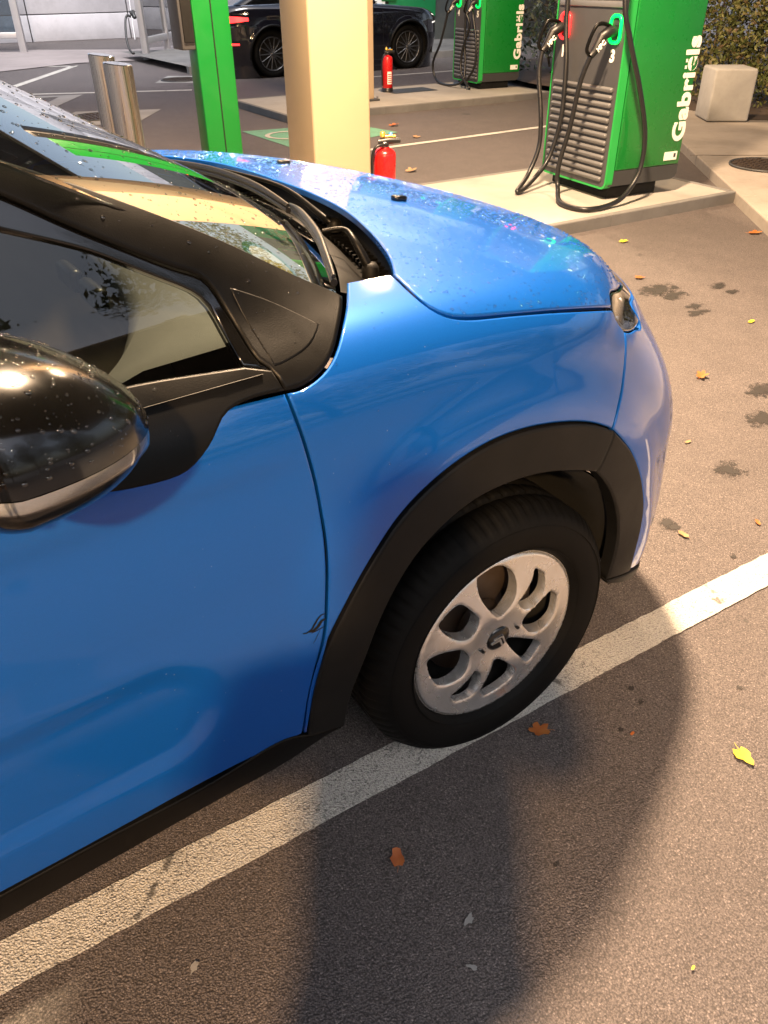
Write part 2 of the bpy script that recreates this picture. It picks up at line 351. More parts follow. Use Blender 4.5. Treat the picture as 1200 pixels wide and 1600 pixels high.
def f_body(P):
    x,y,z=P[...,0],P[...,1],P[...,2];w=np.abs(y-YC)
    Wd=np.maximum(S_side(z),.4)+wheelarch(x,z)+.03*sstep(.1,.45,x)*sstep(.55,.25,z)-.022*sstep(.20,.42,x)*sstep(.84,.91,z)
    qx=np.abs(x+1.31)-.60; qz=np.abs(z-.535)-.005           # side pocket of the doors: a rounded box
    dd=np.hypot(np.maximum(qx,0),np.maximum(qz,0))-.10
    Wd=Wd-.009*sstep(.012,-.040,dd)-.004*sstep(-.40,-.5,x)*sstep(.9,.86,z)*sstep(.60,.70,z)
    L=np.maximum(S_nose(z)-X0-.02*sstep(.845,.905,z),.2)
    a=np.maximum(x-X0,0)/L; b=np.maximum(-2.4-x,0)/np.maximum(.80-.06*np.abs(z-.5),.2)
    n_=NP-.95*sstep(.55,.90,z)*sstep(-.1,.1,x)
    g=((w/Wd)**n_+a**n_+b**n_)**(1/n_)
    F1=(g-1)*.82
    F2=(z-(S_hood(x)-.035*(w/.7)**2))*.95
    F=sm(F1,F2,.10)
    return F
def f_cab(P):
    x,y,z=P[...,0],P[...,1],P[...,2];w=np.abs(y-YC)
    F1=(w-(.80-.40*(z-1.0)-.05*sstep(-1.3,-.1,x)-.06*sstep(-2.0,-3.1,x)))*.92
    xw=-.035-.215*(w/.7)**2
    F2=(z-1.03-.56*(xw-x))*.87
    F3=z-(1.472-.035*(x+1.45)**2-.05*w*w)
    F4=(x*-1-2.75-(1.45-z)*.45-.0*w)*.8
    F=sm(F1,F2,.06);F=sm(F,F3,.06);return sm(F,F4,.1)
def f_scr(P):
    x,y,z=P[...,0],P[...,1],P[...,2];w=np.abs(y-YC)
    xw=-.035-.215*(w/.7)**2
    return sm((z-1.03-.56*(xw-x))*.87,z-(1.472-.035*(x+1.45)**2-.05*w*w),.06)
def grad(f,P,e=1e-3):
    g=np.stack([(f(P+np.eye(3)[i]*e)-f(P-np.eye(3)[i]*e)) for i in range(3)],-1)
    return g/np.linalg.norm(g,axis=-1,keepdims=True)
def cast(px,f,t0=.5,t1=4,n=260):
    d=rays(px);ts=np.linspace(t0,t1,n)
    V=f(CL+d[:,None,:]*ts[None,:,None]);neg=V<0
    i=neg.argmax(1);ok=neg.any(1)
    lo=ts[np.maximum(i-1,0)];hi=ts[i]
    for _ in range(24):
        m=(lo+hi)/2;v=f(CL+d*m[:,None]);lo=np.where(v>0,m,lo);hi=np.where(v>0,hi,m)
    Q=CL+d*hi[:,None];Q[~ok]=np.nan
    return Q

# ------------------------------------------------------------------ setting
A_['stain']=mk_stain()
def gp(x,y,z=0.): return onz([(x,y)],z)[0]
def struct(o,label=None): o['kind']='structure'; return o
gnd=MB().add([(-90,-60,0),(110,-60,0),(110,160,0),(-90,160,0)],[(0,1,2,3)]).build('ground',A_['asphalt']); struct(gnd)
def strip(name,a,b,w,mat,z=.004,n=40,jit=.003,seed=0):
    rg=random.Random(seed); a=Vector((a[0],a[1],0)); b=Vector((b[0],b[1],0)); d=(b-a); nn=Vector((-d.y,d.x,0)).normalized(); V=[]
    for i in range(n+1):
        p=a+d*(i/n); V.append((*(p+nn*(w/2+rg.uniform(-jit,jit))).xy,z)); V.append((*(p-nn*(w/2+rg.uniform(-jit,jit))).xy,z))
    return struct(MB().add(V,[(2*i+1,2*i+3,2*i+2,2*i) for i in range(n)]).build(name,A_[mat]))
# bay line the blue car stands on
strip('parking_line',(-3.4,.310),(2.2,-.080),.097,'line',n=260,jit=.0016)
la=gp(415,256);lb=gp(860,197)
strip('parking_line',la[:2]-(lb-la)[:2]*.25,lb[:2]+(lb-la)[:2]*.1,.085,'line',seed=2)
l0,l1=gp(0,149),gp(300,141); strip('parking_line',l0[:2]-(l1-l0)[:2]*.2,l1[:2],.13,'line',seed=3)
l0,l1=gp(-60,164),gp(117,103); strip('parking_line',l0[:2],l1[:2],.14,'line',seed=4)
l0,l1=gp(-20,106),gp(117,103.5); strip('parking_line',l0[:2],l1[:2],.12,'line',seed=5)
l0,l1=gp(600,119),gp(735,109); strip('parking_line',l0[:2]-(l1-l0)[:2]*.6,l1[:2]+(l1-l0)[:2]*.3,.10,'line',seed=6)
def polyg(name,pts,mat,z): return struct(MB().add([(*p[:2],z) for p in pts],[tuple(range(len(pts)))]).build(name,A_[mat]))
def pxpoly(name,l,mat,z=.004): return polyg(name,[gp(*q) for q in l],mat,z)
pxpoly('green_bay_marking',[(378,206),(470,236),(622,207),(545,193.5)],'greenpaint')
# white ring in the marking
c=gp(452,212); m=MB(); n=40; V=[]
for i in range(n):
    a=2*math.pi*i/n; V+=[(c[0]+.26*math.cos(a),c[1]+.26*math.sin(a),.008),(c[0]+.21*math.cos(a),c[1]+.21*math.sin(a),.008)]
struct(m.add(V,[(2*i,(2*i+2)%(2*n),(2*i+3)%(2*n),2*i+1) for i in range(n)]).build('ring_marking',A_['line']))
pxpoly('pale_paving',[(96,185),(118,175),(252,171),(215,192),(130,197)],'patch')
pxpoly('pale_paving',[(242,130),(262,119),(305,119),(305,130)],'patch')
pxpoly('pale_paving',[(0,153),(130,148),(75,173),(55,170),(92,152),(0,156)],'patch')
pxpoly('pale_paving',[(30,163),(56,160),(48,166),(30,167)],'line',.006)
def cover(px_,r,z,label,ring=True):
    c=gp(*px_,z); t=empty('manhole_cover',(c[0],c[1],z+.004)); tag(t,label,'manhole cover')
    m=MB(); m.lathe([(0,.006),(r*.93,.006)],(0,0,0),(0,0,1),40); m.build('lid',A_['disc'],t)
    m=MB(); m.lathe([(r*.94,.004),(r*.94,.012),(r,.012),(r,.0)],(0,0,0),(0,0,1),40); m.build('rim',A_['darkgrey'],t)
    k=0
    for i in range(-4,5):
        h=math.sqrt(max(0,(r*.88)**2-(i*r*.2)**2))
        for j in range(-4,5):
            if abs(j*r*.2)<h: m_=None; k+=1
    m=MB()
    for i in range(-4,5):
        for j in range(-4,5):
            if math.hypot(i,j)*r*.2<r*.85: m.box((i*r*.2,j*r*.2,.009),(r*.13,r*.06,.008),Matrix.Rotation(math.pi/2*((i+j)%2),3,'Z'))
    o=m.build('tread_studs',A_['disc'],t); o['kind']='stuff'
cover((155,183),.33,.002,'dark round manhole cover in pale patch behind the bollards')
cover((283,125),.33,.002,'dark round manhole cover in pale patch left of green post')
cover((1196,259),.29,.08,'round cast iron manhole cover in the pavement at right edge')
# dark drips and damp spots on the asphalt
def stain(px_,rx,ry,seed):
    c=gp(*px_); n=40; V=[(math.cos(2*math.pi*i/n),math.sin(2*math.pi*i/n),0) for i in range(n)]
    o=MB().add(V,[tuple(range(n))]).build('oil_stain',A_['stain']); o.location=(c[0],c[1],.0022+.0001*(seed%7)); o.scale=(rx*1.7,ry*1.7,1); struct(o)
for i_,(p_,a_,b_) in enumerate([((1028,453),.10,.055),((1052,462),.07,.04),((1121,447),.05,.028),((1143,456),.035,.022),((1083,479),.05,.025),((1089,489),.06,.025),((1192,610),.07,.04),((1196,655),.06,.05),((1140,735),.048,.036),((1041,818),.022,.02),((1052,825),.016,.012),((1146,870),.01,.008),((985,1076),.006,.005),((1002,1098),.010,.008),((970,1140),.007,.006),((925,1060),.008,.005),((870,1350),.006,.005),((1155,1075),.006,.006)]): stain(p_,a_,b_,i_)
# charging islands: kerb stones round a concrete fill
SR=Matrix.Rotation(STATION,3,'Z')
def island(front_right,length,depth,h=.08):
    ex=SR@Vector((1,0,0)); ey=SR@Vector((0,1,0)); fr=Vector((*front_right[:2],0))
    P=lambda a,b:fr-ex*a+ey*b            # a metres to the left, b metres back
    t=empty('charging_island',fr); t.location=(0,0,0); t['kind']='structure'
    k=.05; q=[P(k,k),P(k,depth-k),P(length-k,depth-k),P(length-k,k)]
    MB().prism([(v.x,v.y) for v in q],-.05,h-.004).build('concrete_fill',A_['concrete'],t)
    def stone(a0,a1,b0,b1):
        q=[P(a0,b0),P(a1,b0),P(a1,b1),P(a0,b1)]; MB().prism([(v.x,v.y) for v in q],-.05,h,.008).build('kerb_stone',A_['kerb'],t)
    n=int(length)
    for i in range(n):
        a0=length*i/n+.002; a1=length*(i+1)/n-.002; stone(a0,a1,0,k); stone(a0,a1,depth-k,depth)
    stone(0,k,k+.003,depth-k-.003); stone(length-k,length,k+.003,depth-k-.003)
    return t
I1=gp(1152,299,.08); island(I1,3.75,1.5)
I2=gp(862,143,.08); island(I2,3.95,1.75)
# drain lid on the far island
c=gp(636,141,.08); polyg('drain_plate',[(c[0]-.35,c[1]-.2),(c[0]+.35,c[1]-.26),(c[0]+.40,c[1]+.16),(c[0]-.3,c[1]+.22)],'darkgrey',.081)
# pavement on the right with its kerb
k0=gp(1200,345,.08); k1=gp(1152,301,.08); k2=gp(1075,244,.08); d_=(k1-k0)[:2]/np.linalg.norm((k1-k0)[:2])
far=k2[:2]+d_*9.0; near=k0[:2]-d_*5.0
nrm=np.array([d_[1],-d_[0]])
pv=[near,far,far+nrm*7,near+nrm*9]
kw=.13
polyg('pavement',[near+nrm*kw,far+nrm*kw,far+nrm*9,near+nrm*9],'sidewalk',.078)
tk=empty('pavement_kerb'); tk['kind']='structure'
L=np.linalg.norm(far-near); nk=int(L/.9)
for i in range(nk):
    a=near+d_*(L*i/nk+.004); b=near+d_*(L*(i+1)/nk-.004)
    MB().prism([a,b,b+nrm*kw,a+nrm*kw],-.05,.08,.01).build('kerb_stone',A_['sidewalk'],tk)
# expansion joint across the pavement
j0=gp(1078,243,.079); j1=gp(1200,243,.079); dj=(j1-j0)[:2]; polyg('pavement_joint',[j0[:2],j0[:2]+dj*6,j0[:2]+dj*6+np.array([.012,.012]),j0[:2]+np.array([.012,.012])],'earth',.080)
# planting bed under the hedge
polyg('planting_bed',[(7.9,4.6),(8.6,3.9),(12,3.0),(16,4),(16,11),(9.6,11.6),(8.5,8.6)],'earth',.083)
# far kerb and pavement in front of the dark wall
a=gp(600,96);b=gp(900,76); e=(b-a)[:2]/np.linalg.norm((b-a)[:2]); nn=np.array([-e[1],e[0]])
polyg('pavement',[a[:2]-e*4+nn*.12,b[:2]+e*3+nn*.12,b[:2]+e*3+nn*4,a[:2]-e*4+nn*4],'kerb',.119)
tk=empty('far_kerb'); tk['kind']='structure'
Lk=np.linalg.norm((b-a)[:2])+7
for i in range(10):
    p=a[:2]-e*4+e*(Lk*i/10+.005); q=a[:2]-e*4+e*(Lk*(i+1)/10-.005)
    MB().prism([p,q,q+nn*.12,p+nn*.12],-.05,.12,.01).build('kerb_stone',A_['kerb'],tk)
# far left pavement of pinkish slabs
polyg('pavement',[gp(-150,118),gp(0,113),gp(120,99.5),gp(262,93.5),gp(330,84),gp(330,66),gp(210,78),gp(-150,80)],'slabs',.012)
# dark strip under the concrete wall is plain asphalt
# ---- concrete panel wall at the far left
wz=empty('concrete_wall',(5.2,24.3,0),R(-5)); tag(wz,'pale concrete panel wall beyond the parking area, far left','wall')
for r_ in range(4):
    z0=[0,.62,2.1,3.6][r_]; z1=[.60,2.08,3.58,5.0][r_]
    for i in range(-3,4): MB().box((i*2.62+1.85,.1,(z0+z1)/2),(2.59,.2,z1-z0),None,.012).build('wall_panel',A_['wall'],wz)
MB().box((1.8,.12,2.5),(18.2,.12,4.9)).build('wall_core',A_['darkgrey'],wz)
# ---- dark wall with a green board behind the black car
w0=gp(560,64,.12); w1=gp(860,58,.12); e=(w1-w0)[:2]; L=np.linalg.norm(e); rz=math.atan2(e[1],e[0])
dw=empty('dark_wall',(w0[0],w0[1],0),rz); tag(dw,'dark grey rendered wall behind the black car','wall')
MB().box((L/2,.15,1.6),(L+6,.3,3.2),None,.01).build('wall_face',A_['darkwall'],dw); MB().box((L/2,.0,.08),(L+6,.06,.10),None,.005).build('plinth',A_['kerb'],dw)
gb=empty('green_signboard',(*gp(645,60,.12)[:2],0),rz); gb.location=Vector((w0[0],w0[1],0))+Matrix.Rotation(rz,3,'Z')@Vector((L*.27,-.06,0)); tag(gb,'green board fixed to the dark wall above the black car','sign')
MB().box((.0,0,1.9),(1.1,.05,2.6),None,.01).build('board',A_['sidegreen'],gb)
MB().box((-.95,-.03,1.7),(.62,.05,2.2),None,.01).build('white_board',A_['white'],gb); MB().box((-.55,-.05,1.2),(.35,.04,.6),None,.01).build('green_label',A_['greenpost'],gb)
# ---- canopy over the bays: it is what keeps daylight off the blue car
cn=empty('canopy_roof',(3.2,3.2,0),STATION); tag(cn,'flat white canopy roof carried by the beige pillars','canopy')
MB().box((0,0,4.78),(17,13.7,.30),None,.02).build('soffit',A_['canopy'],cn)
for sx,sy,dx,dy in ((0,-6.9,17.3,.1),(0,6.9,17.3,.1),(-8.6,0,.1,13.6),(8.6,0,.1,13.6)): MB().box((sx,sy,4.80),(dx,dy,.55),None,.01).build('fascia',A_['canopyedge'],cn)
LAMP=(1,.70,.44)
def lamp(x,y,w,label,z=4.63,r=.20):
    t=empty('canopy_lamp',(x,y,z)); tag(t,label,'lamp',group='warm lamps under the canopy')
    MB().lathe([(0,.0),(r+.06,.0),(r+.06,-.05),(r+.03,-.06),(r,-.055),(r,-.02)],(0,0,0),(0,0,1),32).build('housing',A_['alu'],t)
    MB().lathe([(0,-.045),(r,-.045)],(0,0,0),(0,0,1),32).build('lens',A_['lampglass'],t)
    l=bpy.data.lights.new('lamp_light','AREA'); l.shape='DISK'; l.size=2*r; l.energy=w; l.color=LAMP
    lo=bpy.data.objects.new('lamp_light',l); COL.objects.link(lo); lo.parent=t; lo.location=(0,0,-.07)
lamp(1.2,1.9,800,'warm round canopy lamp above the blue bonnet')
def pole_lamp(x,y,w,label,h=4.7):
    t=empty('lamp_post',(x,y,0)); tag(t,label,'lamp post'); d=Vector((-.3-x,-.1-y,.5-h)).normalized(); hz=Vector((d.x,d.y,0)).normalized()
    MB().tube([(0,0,0),(0,0,h*.5),(0,0,h+.1)],[.07,.06,.045],14).build('pole',A_['alu'],t); MB().lathe([(.16,.0),(.16,.02),(.08,.03),(.08,.25)],(0,0,0),(0,0,1),20).build('base_flange',A_['alu'],t)
    p=hz*.55+Vector((0,0,h)); MB().tube([(0,0,h),hz*.25+Vector((0,0,h+.06)),p-d*.05],.03,10).build('arm',A_['alu'],t)
    q=d.to_track_quat('-Z','Y'); m=MB(); m.box((0,0,.03),(.36,.26,.07),None,.02); m.xf(Matrix.Translation(p)@q.to_matrix().to_4x4()); m.build('lamp_head',A_['alu'],t)
    m=MB(); m.box((0,0,-.008),(.30,.20,.01)); m.xf(Matrix.Translation(p)@q.to_matrix().to_4x4()); m.build('lens',A_['lampglass'],t)
    l=bpy.data.lights.new('lamp_light','AREA'); l.shape='RECTANGLE'; l.size=.28; l.size_y=.19; l.energy=w; l.color=(1,.60,.27)
    lo=bpy.data.objects.new('lamp_light',l); COL.objects.link(lo); lo.parent=t; lo.location=p+d*.03; lo.rotation_euler=q.to_euler()
pole_lamp(-4.2,-5.2,520,'grey lamp post with a warm flood lamp behind the photographer')
lamp(5.0,6.6,240,'warm round canopy lamp between the two charging islands')

# ------------------------------------------------------------------ blue car: one smooth body surface cut into panels
def f_u(P): return -sm(-f_body(P),-f_cab(P),.055)
class Side:      # unrolled coordinates: cylinder along x behind x=0, sphere round the nose ahead of it
    A=(0.0,.575,.50)
    @staticmethod
    def to2(P):
        P=np.atleast_2d(P); a=np.maximum(P[:,0],0); b=-(P[:,1]-.575); c=P[:,2]-.5
        s=np.where(P[:,0]<=0,P[:,0],np.arctan2(a,b)*.6); return np.stack([s,np.arctan2(c,np.hypot(a,b))*.6],-1)
    @staticmethod
    def ray(q):
        s,t=q[:,0],q[:,1]/.6; ph=np.maximum(s,0)/.6
        o=np.stack([np.minimum(s,0),np.full_like(s,.575),np.full_like(s,.5)],-1)
        d=np.stack([np.sin(ph)*np.cos(t),-np.cos(ph)*np.cos(t),np.sin(t)],-1); return o,d
class Roll:      # cylinder about the car's middle line
    def __init__(s,z0): s.z0=z0
    def to2(s,P):
        P=np.atleast_2d(P); return np.stack([P[:,0],np.arctan2(P[:,2]-s.z0,-(P[:,1]-YC))*.6],-1)
    def ray(s,q):
        t=q[:,1]/.6; o=np.stack([q[:,0],np.full(len(q),YC),np.full(len(q),s.z0)],-1)
        return o,np.stack([np.zeros(len(q)),-np.cos(t),np.sin(t)],-1)
def to3(q,par,f,t1=1.6):
    o,d=par.ray(q); lo=np.full(len(q),.005); hi=np.full(len(q),t1)
    for _ in range(24):
        m=(lo+hi)/2; v=f(o+d*m[:,None]); lo=np.where(v<0,m,lo); hi=np.where(v<0,hi,m)
    return o+d*lo[:,None]
def px(*l,f=f_body):
    Q=cast(l,f)
    if np.isnan(Q).any(): print('MISS',[a for a,b in zip(l,Q) if np.isnan(b).any()])
    return [tuple(v) for v in Q if not np.isnan(v).any()]
def sp3(x,z,f=f_body,top=False):    # point on the right-hand side at given x and height
    lo,hi=-.6,.8
    for _ in range(40):
        m=(lo+hi)/2
        if f(np.array([[x,m,z]]))[0]>0: lo=m
        else: hi=m
    return (x,hi,z)
def zt(x,y,f=f_body):               # point on top at given x,y
    lo,hi=.3,1.8
    for _ in range(40):
        m=(lo+hi)/2
        if f(np.array([[x,y,m]]))[0]<0: lo=m
        else: hi=m
    return (x,y,lo)
def outline2(segs,par,step=.012):
    out=[]
    for sg in segs:
        q=par.to2(np.array(sg,float)); L=np.r_[0,np.cumsum(np.linalg.norm(np.diff(q,axis=0),axis=1))]
        keep=np.r_[True,np.diff(L)>1e-5]; q,L=q[keep],L[keep]
        n=max(2,int(L[-1]/step)); t=np.linspace(0,L[-1],n+1)[:-1]
        if len(q)>2: r=np.stack([Sp(L,q[:,0])(t),Sp(L,q[:,1])(t)],-1)
        else: r=q[0]+(q[1]-q[0])*(t/L[-1])[:,None]
        out.append(r)
    P=np.concatenate(out); d=np.linalg.norm(P-np.roll(P,1,0),axis=1); P=P[d>step*.2]
    x,y=P[:,0],P[:,1]
    if np.sum(x*np.roll(y,-1)-np.roll(x,-1)*y)<0: P=P[::-1]
    return P
def shrink(P,e):
    a=P-np.roll(P,1,0); b=np.roll(P,-1,0)-P
    na=np.stack([-a[:,1],a[:,0]],-1)/np.maximum(np.linalg.norm(a,axis=1),1e-9)[:,None]; nb=np.stack([-b[:,1],b[:,0]],-1)/np.maximum(np.linalg.norm(b,axis=1),1e-9)[:,None]
    n=na+nb; l=np.linalg.norm(n,axis=1); n/=np.maximum(l,.3)[:,None]; k=1/np.maximum((n*na).sum(1),.5)
    e=np.asarray(e); return P+n*(k*e)[:,None]
def inpoly(p,P):
    x,y=p[:,0],p[:,1]; r=np.zeros(len(p),bool); j=len(P)-1
    for i in range(len(P)):
        c=((P[i,1]>y)!=(P[j,1]>y))&(x<(P[j,0]-P[i,0])*(y-P[i,1])/(P[j,1]-P[i,1]+1e-12)+P[i,0]); r^=c; j=i
    return r
def cdt(P,h,holes=(),margin=.45):
    lo,hi=P.min(0),P.max(0); gx=np.arange(lo[0],hi[0],h); gy=np.arange(lo[1],hi[1],h*.87)
    g=np.array([(x+(h/2 if j%2 else 0),y) for j,y in enumerate(gy) for x in gx]); g=g[inpoly(shrink(g[:0],0) if 0 else g,P)] if len(g) else g
    if len(g):
        bd=np.concatenate([P]+list(holes)); keep=np.ones(len(g),bool)
        for i in range(0,len(g),400):
            d=np.linalg.norm(g[i:i+400,None]-bd[None],axis=2).min(1); keep[i:i+400]=d>h*margin
        g=g[keep]
        for H in holes: g=g[~inpoly(g,H)]
    vs=[Vector(p) for p in P]; ed=[(i,(i+1)%len(P)) for i in range(len(P))]; 
    for H in holes:
        b=len(vs); vs+=[Vector(p) for p in H]; ed+=[(b+i,b+(i+1)%len(H)) for i in range(len(H))]
    vs+=[Vector(p) for p in g]
    r=delaunay_2d_cdt(vs,ed,[],1,1e-7)
    V=np.array([tuple(v) for v in r[0]]); F=[f for f in r[2]]
    if len(holes):
        c=np.array([V[list(f)].mean(0) for f in F]); k=np.ones(len(F),bool)
        for H in holes: k&=~inpoly(c,H)
        F=[f for f,a in zip(F,k) if a]
    return V,F
def mesh_n(name,V,F,N,flip=False):
    if flip: F=[tuple(reversed(f)) for f in F]
    me=bpy.data.meshes.new(name); me.from_pydata([tuple(v) for v in V],[],[tuple(f) for f in F]); me.polygons.foreach_set('use_smooth',[True]*len(me.polygons)); me.update()
    me.normals_split_custom_set_from_vertices([tuple(n) for n in N]); return me
def panel_geo(segs,par,f=f_body,off=0.,gap=.0022,bev=.0035,drop=.002,thick=.012,h=.022,step=.012,keep=None):
    P=outline2(segs,par,step)
    e=np.ones(len(P))
    if keep is not None:       # edges on the middle line stay put
        Q=to3(P,par,f); e=np.where(keep(Q),0.,1.)
    Pi=shrink(P,(gap+bev)*e); Po=shrink(P,gap*e)
    V2,F=cdt(Pi,h); V=to3(V2,par,f); N=grad(f,V); V=V+N*off
    # every triangle has to face outwards
    F2=[]
    for t in F:
        a,b,c=V[t[0]],V[t[1]],V[t[2]]; F2.append(tuple(t) if np.dot(np.cross(b-a,c-a),N[t[0]])>0 else tuple(reversed(t)))
    F=F2
    Qi=to3(Pi,par,f); Ni=grad(f,Qi); Qi=Qi+Ni*off; Qo=to3(Po,par,f); No=grad(f,Qo); Qe=Qo+No*(off-drop); out=Qo+No*off-Qi; out/=np.maximum(np.linalg.norm(out,axis=1),1e-6)[:,None]
    Nb=No+out*1.2*e[:,None]; Nb/=np.linalg.norm(Nb,axis=1)[:,None]; Qd=Qo+No*(off-thick)
    n=len(P); b=len(V); VV=[V,Qi,Qe,Qe,Qd]; NN=[N,Ni,Nb,out,out]
    sgn=1 if np.mean(np.einsum('ij,ij->i',np.cross(Qe-Qi,np.roll(Qi,-1,0)-Qi),Ni))>0 else -1
    for i in range(n):
        if e[i]==0 and e[(i+1)%n]==0: continue
        j=(i+1)%n
        for r0,r1 in ((0,1),(2,3)):
            q=(b+r0*n+i,b+r1*n+i,b+r1*n+j,b+r0*n+j); F.append(q if sgn>0 else tuple(reversed(q)))
    return np.concatenate(VV),F,np.concatenate(NN)
def mirror_geo(G):
    V,F,N=G; V=V.copy(); N=N.copy(); V[:,1]=2*YC-V[:,1]; N[:,1]*=-1
    return V,[tuple(reversed(f)) for f in F],N
def both(G):
    a,b=G,mirror_geo(G); k=len(a[0]); return np.concatenate([a[0],b[0]]),a[1]+[tuple(i+k for i in f) for f in b[1]],np.concatenate([a[2],b[2]])
def put(name,G,mat,parent): return link(name,mesh_n(name,*G),A_[mat],parent)

car=empty('hatchback_car',(0,YC,0)); car.location=(0,0,0)
tag(car,'wet blue hatchback with black pillars, dark wheel arch trim and silver wheel','car')
roll=Roll(.5); rollc=Roll(.80)
mid=lambda Q:np.abs(Q[:,1]-YC)<.004
# --- outlines shared by neighbours (pixel outlines dropped on the body surface)
hood_cut=px((612,427),(628,442),(645,458),(665,475),(690,490),(720,497),(760,495.5),(850,487.5),(957,483))
cowl=px((612,427),(610,412),(600,390),(575,360),(540,330),(500,308),(450,288))
lamp_l=px((957,483),(960,492),(967,505),(976,517))
bump_cut=px((976,517),(978,540),(976.5,570),(972,610),(965,643),(957,672))
arch_out=px((957,672),(930,663.5),(900,661),(860,664),(820,672),(780,686),(740,707),(700,735),(660,770),(620,815),(590,860),(555,920),(535,958),(519,990),(509,1013))
arch_low=px((509,1013),(499,1042),(490,1075),(484,1110),(480,1147))
arch_in=px((929,737),(905,735),(880,735),(830,742),(790,755),(740,780),(690,820),(650,865),(610,930),(585,985),(562,1045),(545,1090),(537,1132))
door_cut=px((446,612),(462,650),(482,710),(497,770),(507,830),(511.5,890),(511,940),(506,1000),(497,1035),(488,1070),(480,1112),(474,1147))
sail=px((540,440),(539,475),(533,510),(525,545),(510,575),(490,595),(470,607),(446,612))
clad_front=px((957,672),(985,705),(1000,745),(1004,790),(998,830),(988,870),(982,892))
# fender
fx=[(540,440),(612,427)]
G=panel_geo([px(*fx),hood_cut,lamp_l,bump_cut,arch_out,[arch_out[-1],arch_low[1],arch_low[2],arch_low[3],arch_low[4]],[arch_low[-1],door_cut[-1]],door_cut[::-1],sail[::-1]],Side,h=.02)
put('fender',G,'blue',car); put('fender',mirror_geo(G),'blue',car)
# hood (middle line kept open for the mirrored half)
def S(x,y,z): return tuple(to3(Side.to2([(x,y,z)]),Side,f_body)[0])
ltop=px((957,483),(955.5,470),(962,455),(972,443))
hf=[S(.8,YC,.905),S(.78,.75,.905),S(.74,.6,.905),S(.66,.44,.902),S(.56,.31,.902),S(.47,.22,.908),ltop[-1]]
cw=[p for p in cowl]; cw[-1]=zt(cowl[-1][0]+.001,YC)
G=panel_geo([hood_cut,ltop,hf[::-1],[hf[0],zt(.55,YC),zt(.4,YC),zt(.2,YC),cw[-1]],cw[::-1]],roll,h=.024,keep=mid)
hood=put('bonnet',both(G),'blue',car)
for sx in (1,-1):
    m=MB(); p=Vector(zt(.185,YC+.25*sx)); m.box(p+Vector((0,0,.004)),(.030,.022,.012),Matrix.Rotation(.1,3,'Y'),.004); m.box(p+Vector((-.012,0,.007)),(.012,.016,.010),None,.003); m.build('washer_nozzle',A_['gloss'],hood)
# headlamps
lo_pts=px((976,517),(985,518),(994,513),(1000,503))
lampseg=[ltop,[ltop[-1],S(.47,.22,.908),S(.56,.31,.902)],[S(.56,.31,.902),S(.58,.32,.868)],[S(.58,.32,.868),S(.50,.22,.858),S(.43,.15,.858),lo_pts[-1]],lo_pts[::-1],lamp_l[::-1]]
def lampset(mir):
    mg=mirror_geo if mir else (lambda g:g)
    lamp=put('headlight',mg(panel_geo(lampseg,Side,off=-.030,h=.02,thick=.004)),'void',car)
    put('lens',mg(panel_geo(lampseg,Side,off=-.001,gap=.0012,h=.02,thick=.028)),'lens',lamp)
    def strip(e0,e1,o,mat,nm):
        P=outline2(lampseg,Side,.01); a=shrink(P,e0); b=shrink(P,e1); n=len(P)
        V=np.concatenate([to3(a,Side,f_body),to3(b,Side,f_body)]); N=grad(f_body,V); V=V+N*o
        F=[(i,(i+1)%n,n+(i+1)%n,n+i) for i in range(n)]
        put(nm,mg((V,F,N)),mat,lamp)
    strip(.003,.009,-.004,'chrome','bezel')
    q=[tuple(p) for p in px((963,480),(970,491),(981,505),(989,504),(990,490),(985,472),(979,460))]
    q=np.array(q); N=grad(f_body,q); q=q-N*.016
    if mir: q[:,1]=2*YC-q[:,1]
    MB().tube(cat_rom(q,6),.0055,8).build('light_guide',A_['silver'],lamp)
    c=np.array(px((978,485))[0]); n=grad(f_body,c[None])[0]; c=c-n*.02
    if mir: c[1]=2*YC-c[1]; n=n*np.array([1,-1,1])
    MB().lathe([(.0,.004),(.010,.002),(.013,-.004)],c,n,16).build('projector',A_['chrome'],lamp)
lampset(False); lampset(True)
# front bumper: right half to the middle line, mirrored
b_low=[clad_front[-1],S(.46,.03,.27),S(.55,.10,.255),S(.66,.2,.25),S(.78,.4,.25),S(.86,.65,.25),S(.9,YC,.25)]
hoodfront=hf
bt=[lo_pts[0],lo_pts[1],lo_pts[2],lo_pts[3],S(.43,.15,.858),S(.50,.22,.858),S(.58,.32,.868),S(.68,.45,.870),S(.76,.6,.872),S(.79,.75,.873),S(.8,YC,.873)]
G=panel_geo([bump_cut[::-1],bt,[bt[-1]]+[S(.9,YC,z) for z in (.75,.6,.45,.3)]+[b_low[-1]],b_low[::-1],clad_front[::-1]],Side,h=.02,keep=mid)
bumper=put('front_bumper',both(G),'blue',car)
# dark nose strip between bonnet and bumper, with grille bars
nose=[hf[:5][::-1],[hf[0],bt[-1]],bt[6:][::-1],[bt[6],hf[4]]]
put('upper_grille',both(panel_geo(nose,Side,off=-.012,h=.03,keep=mid)),'gloss',car)
for k in range(2):
    pts=[]
    for y in np.linspace(.36,2*YC-.36,25):
        p=np.array(S(.8,min(y,2*YC-y),.882+.014*k)); 
        if y>YC:p[1]=2*YC-p[1]
        pts.append(p)
    MB().tube(pts,.004,8).build('chrome_bar',A_['chrome'],car)
for s_ in (0,1):      # lower intake and fog lamp surround
    pass
low=[[S(.9,YC,.40),S(.86,.65,.40),S(.78,.45,.40)],[S(.78,.45,.40),S(.80,.48,.30)],[S(.80,.48,.30),S(.86,.65,.29),S(.9,YC,.29)],[S(.9,YC,.29),S(.9,YC,.35),S(.9,YC,.40)]]
put('lower_grille',both(panel_geo(low,Side,off=.002,h=.03,keep=mid)),'gloss',car)
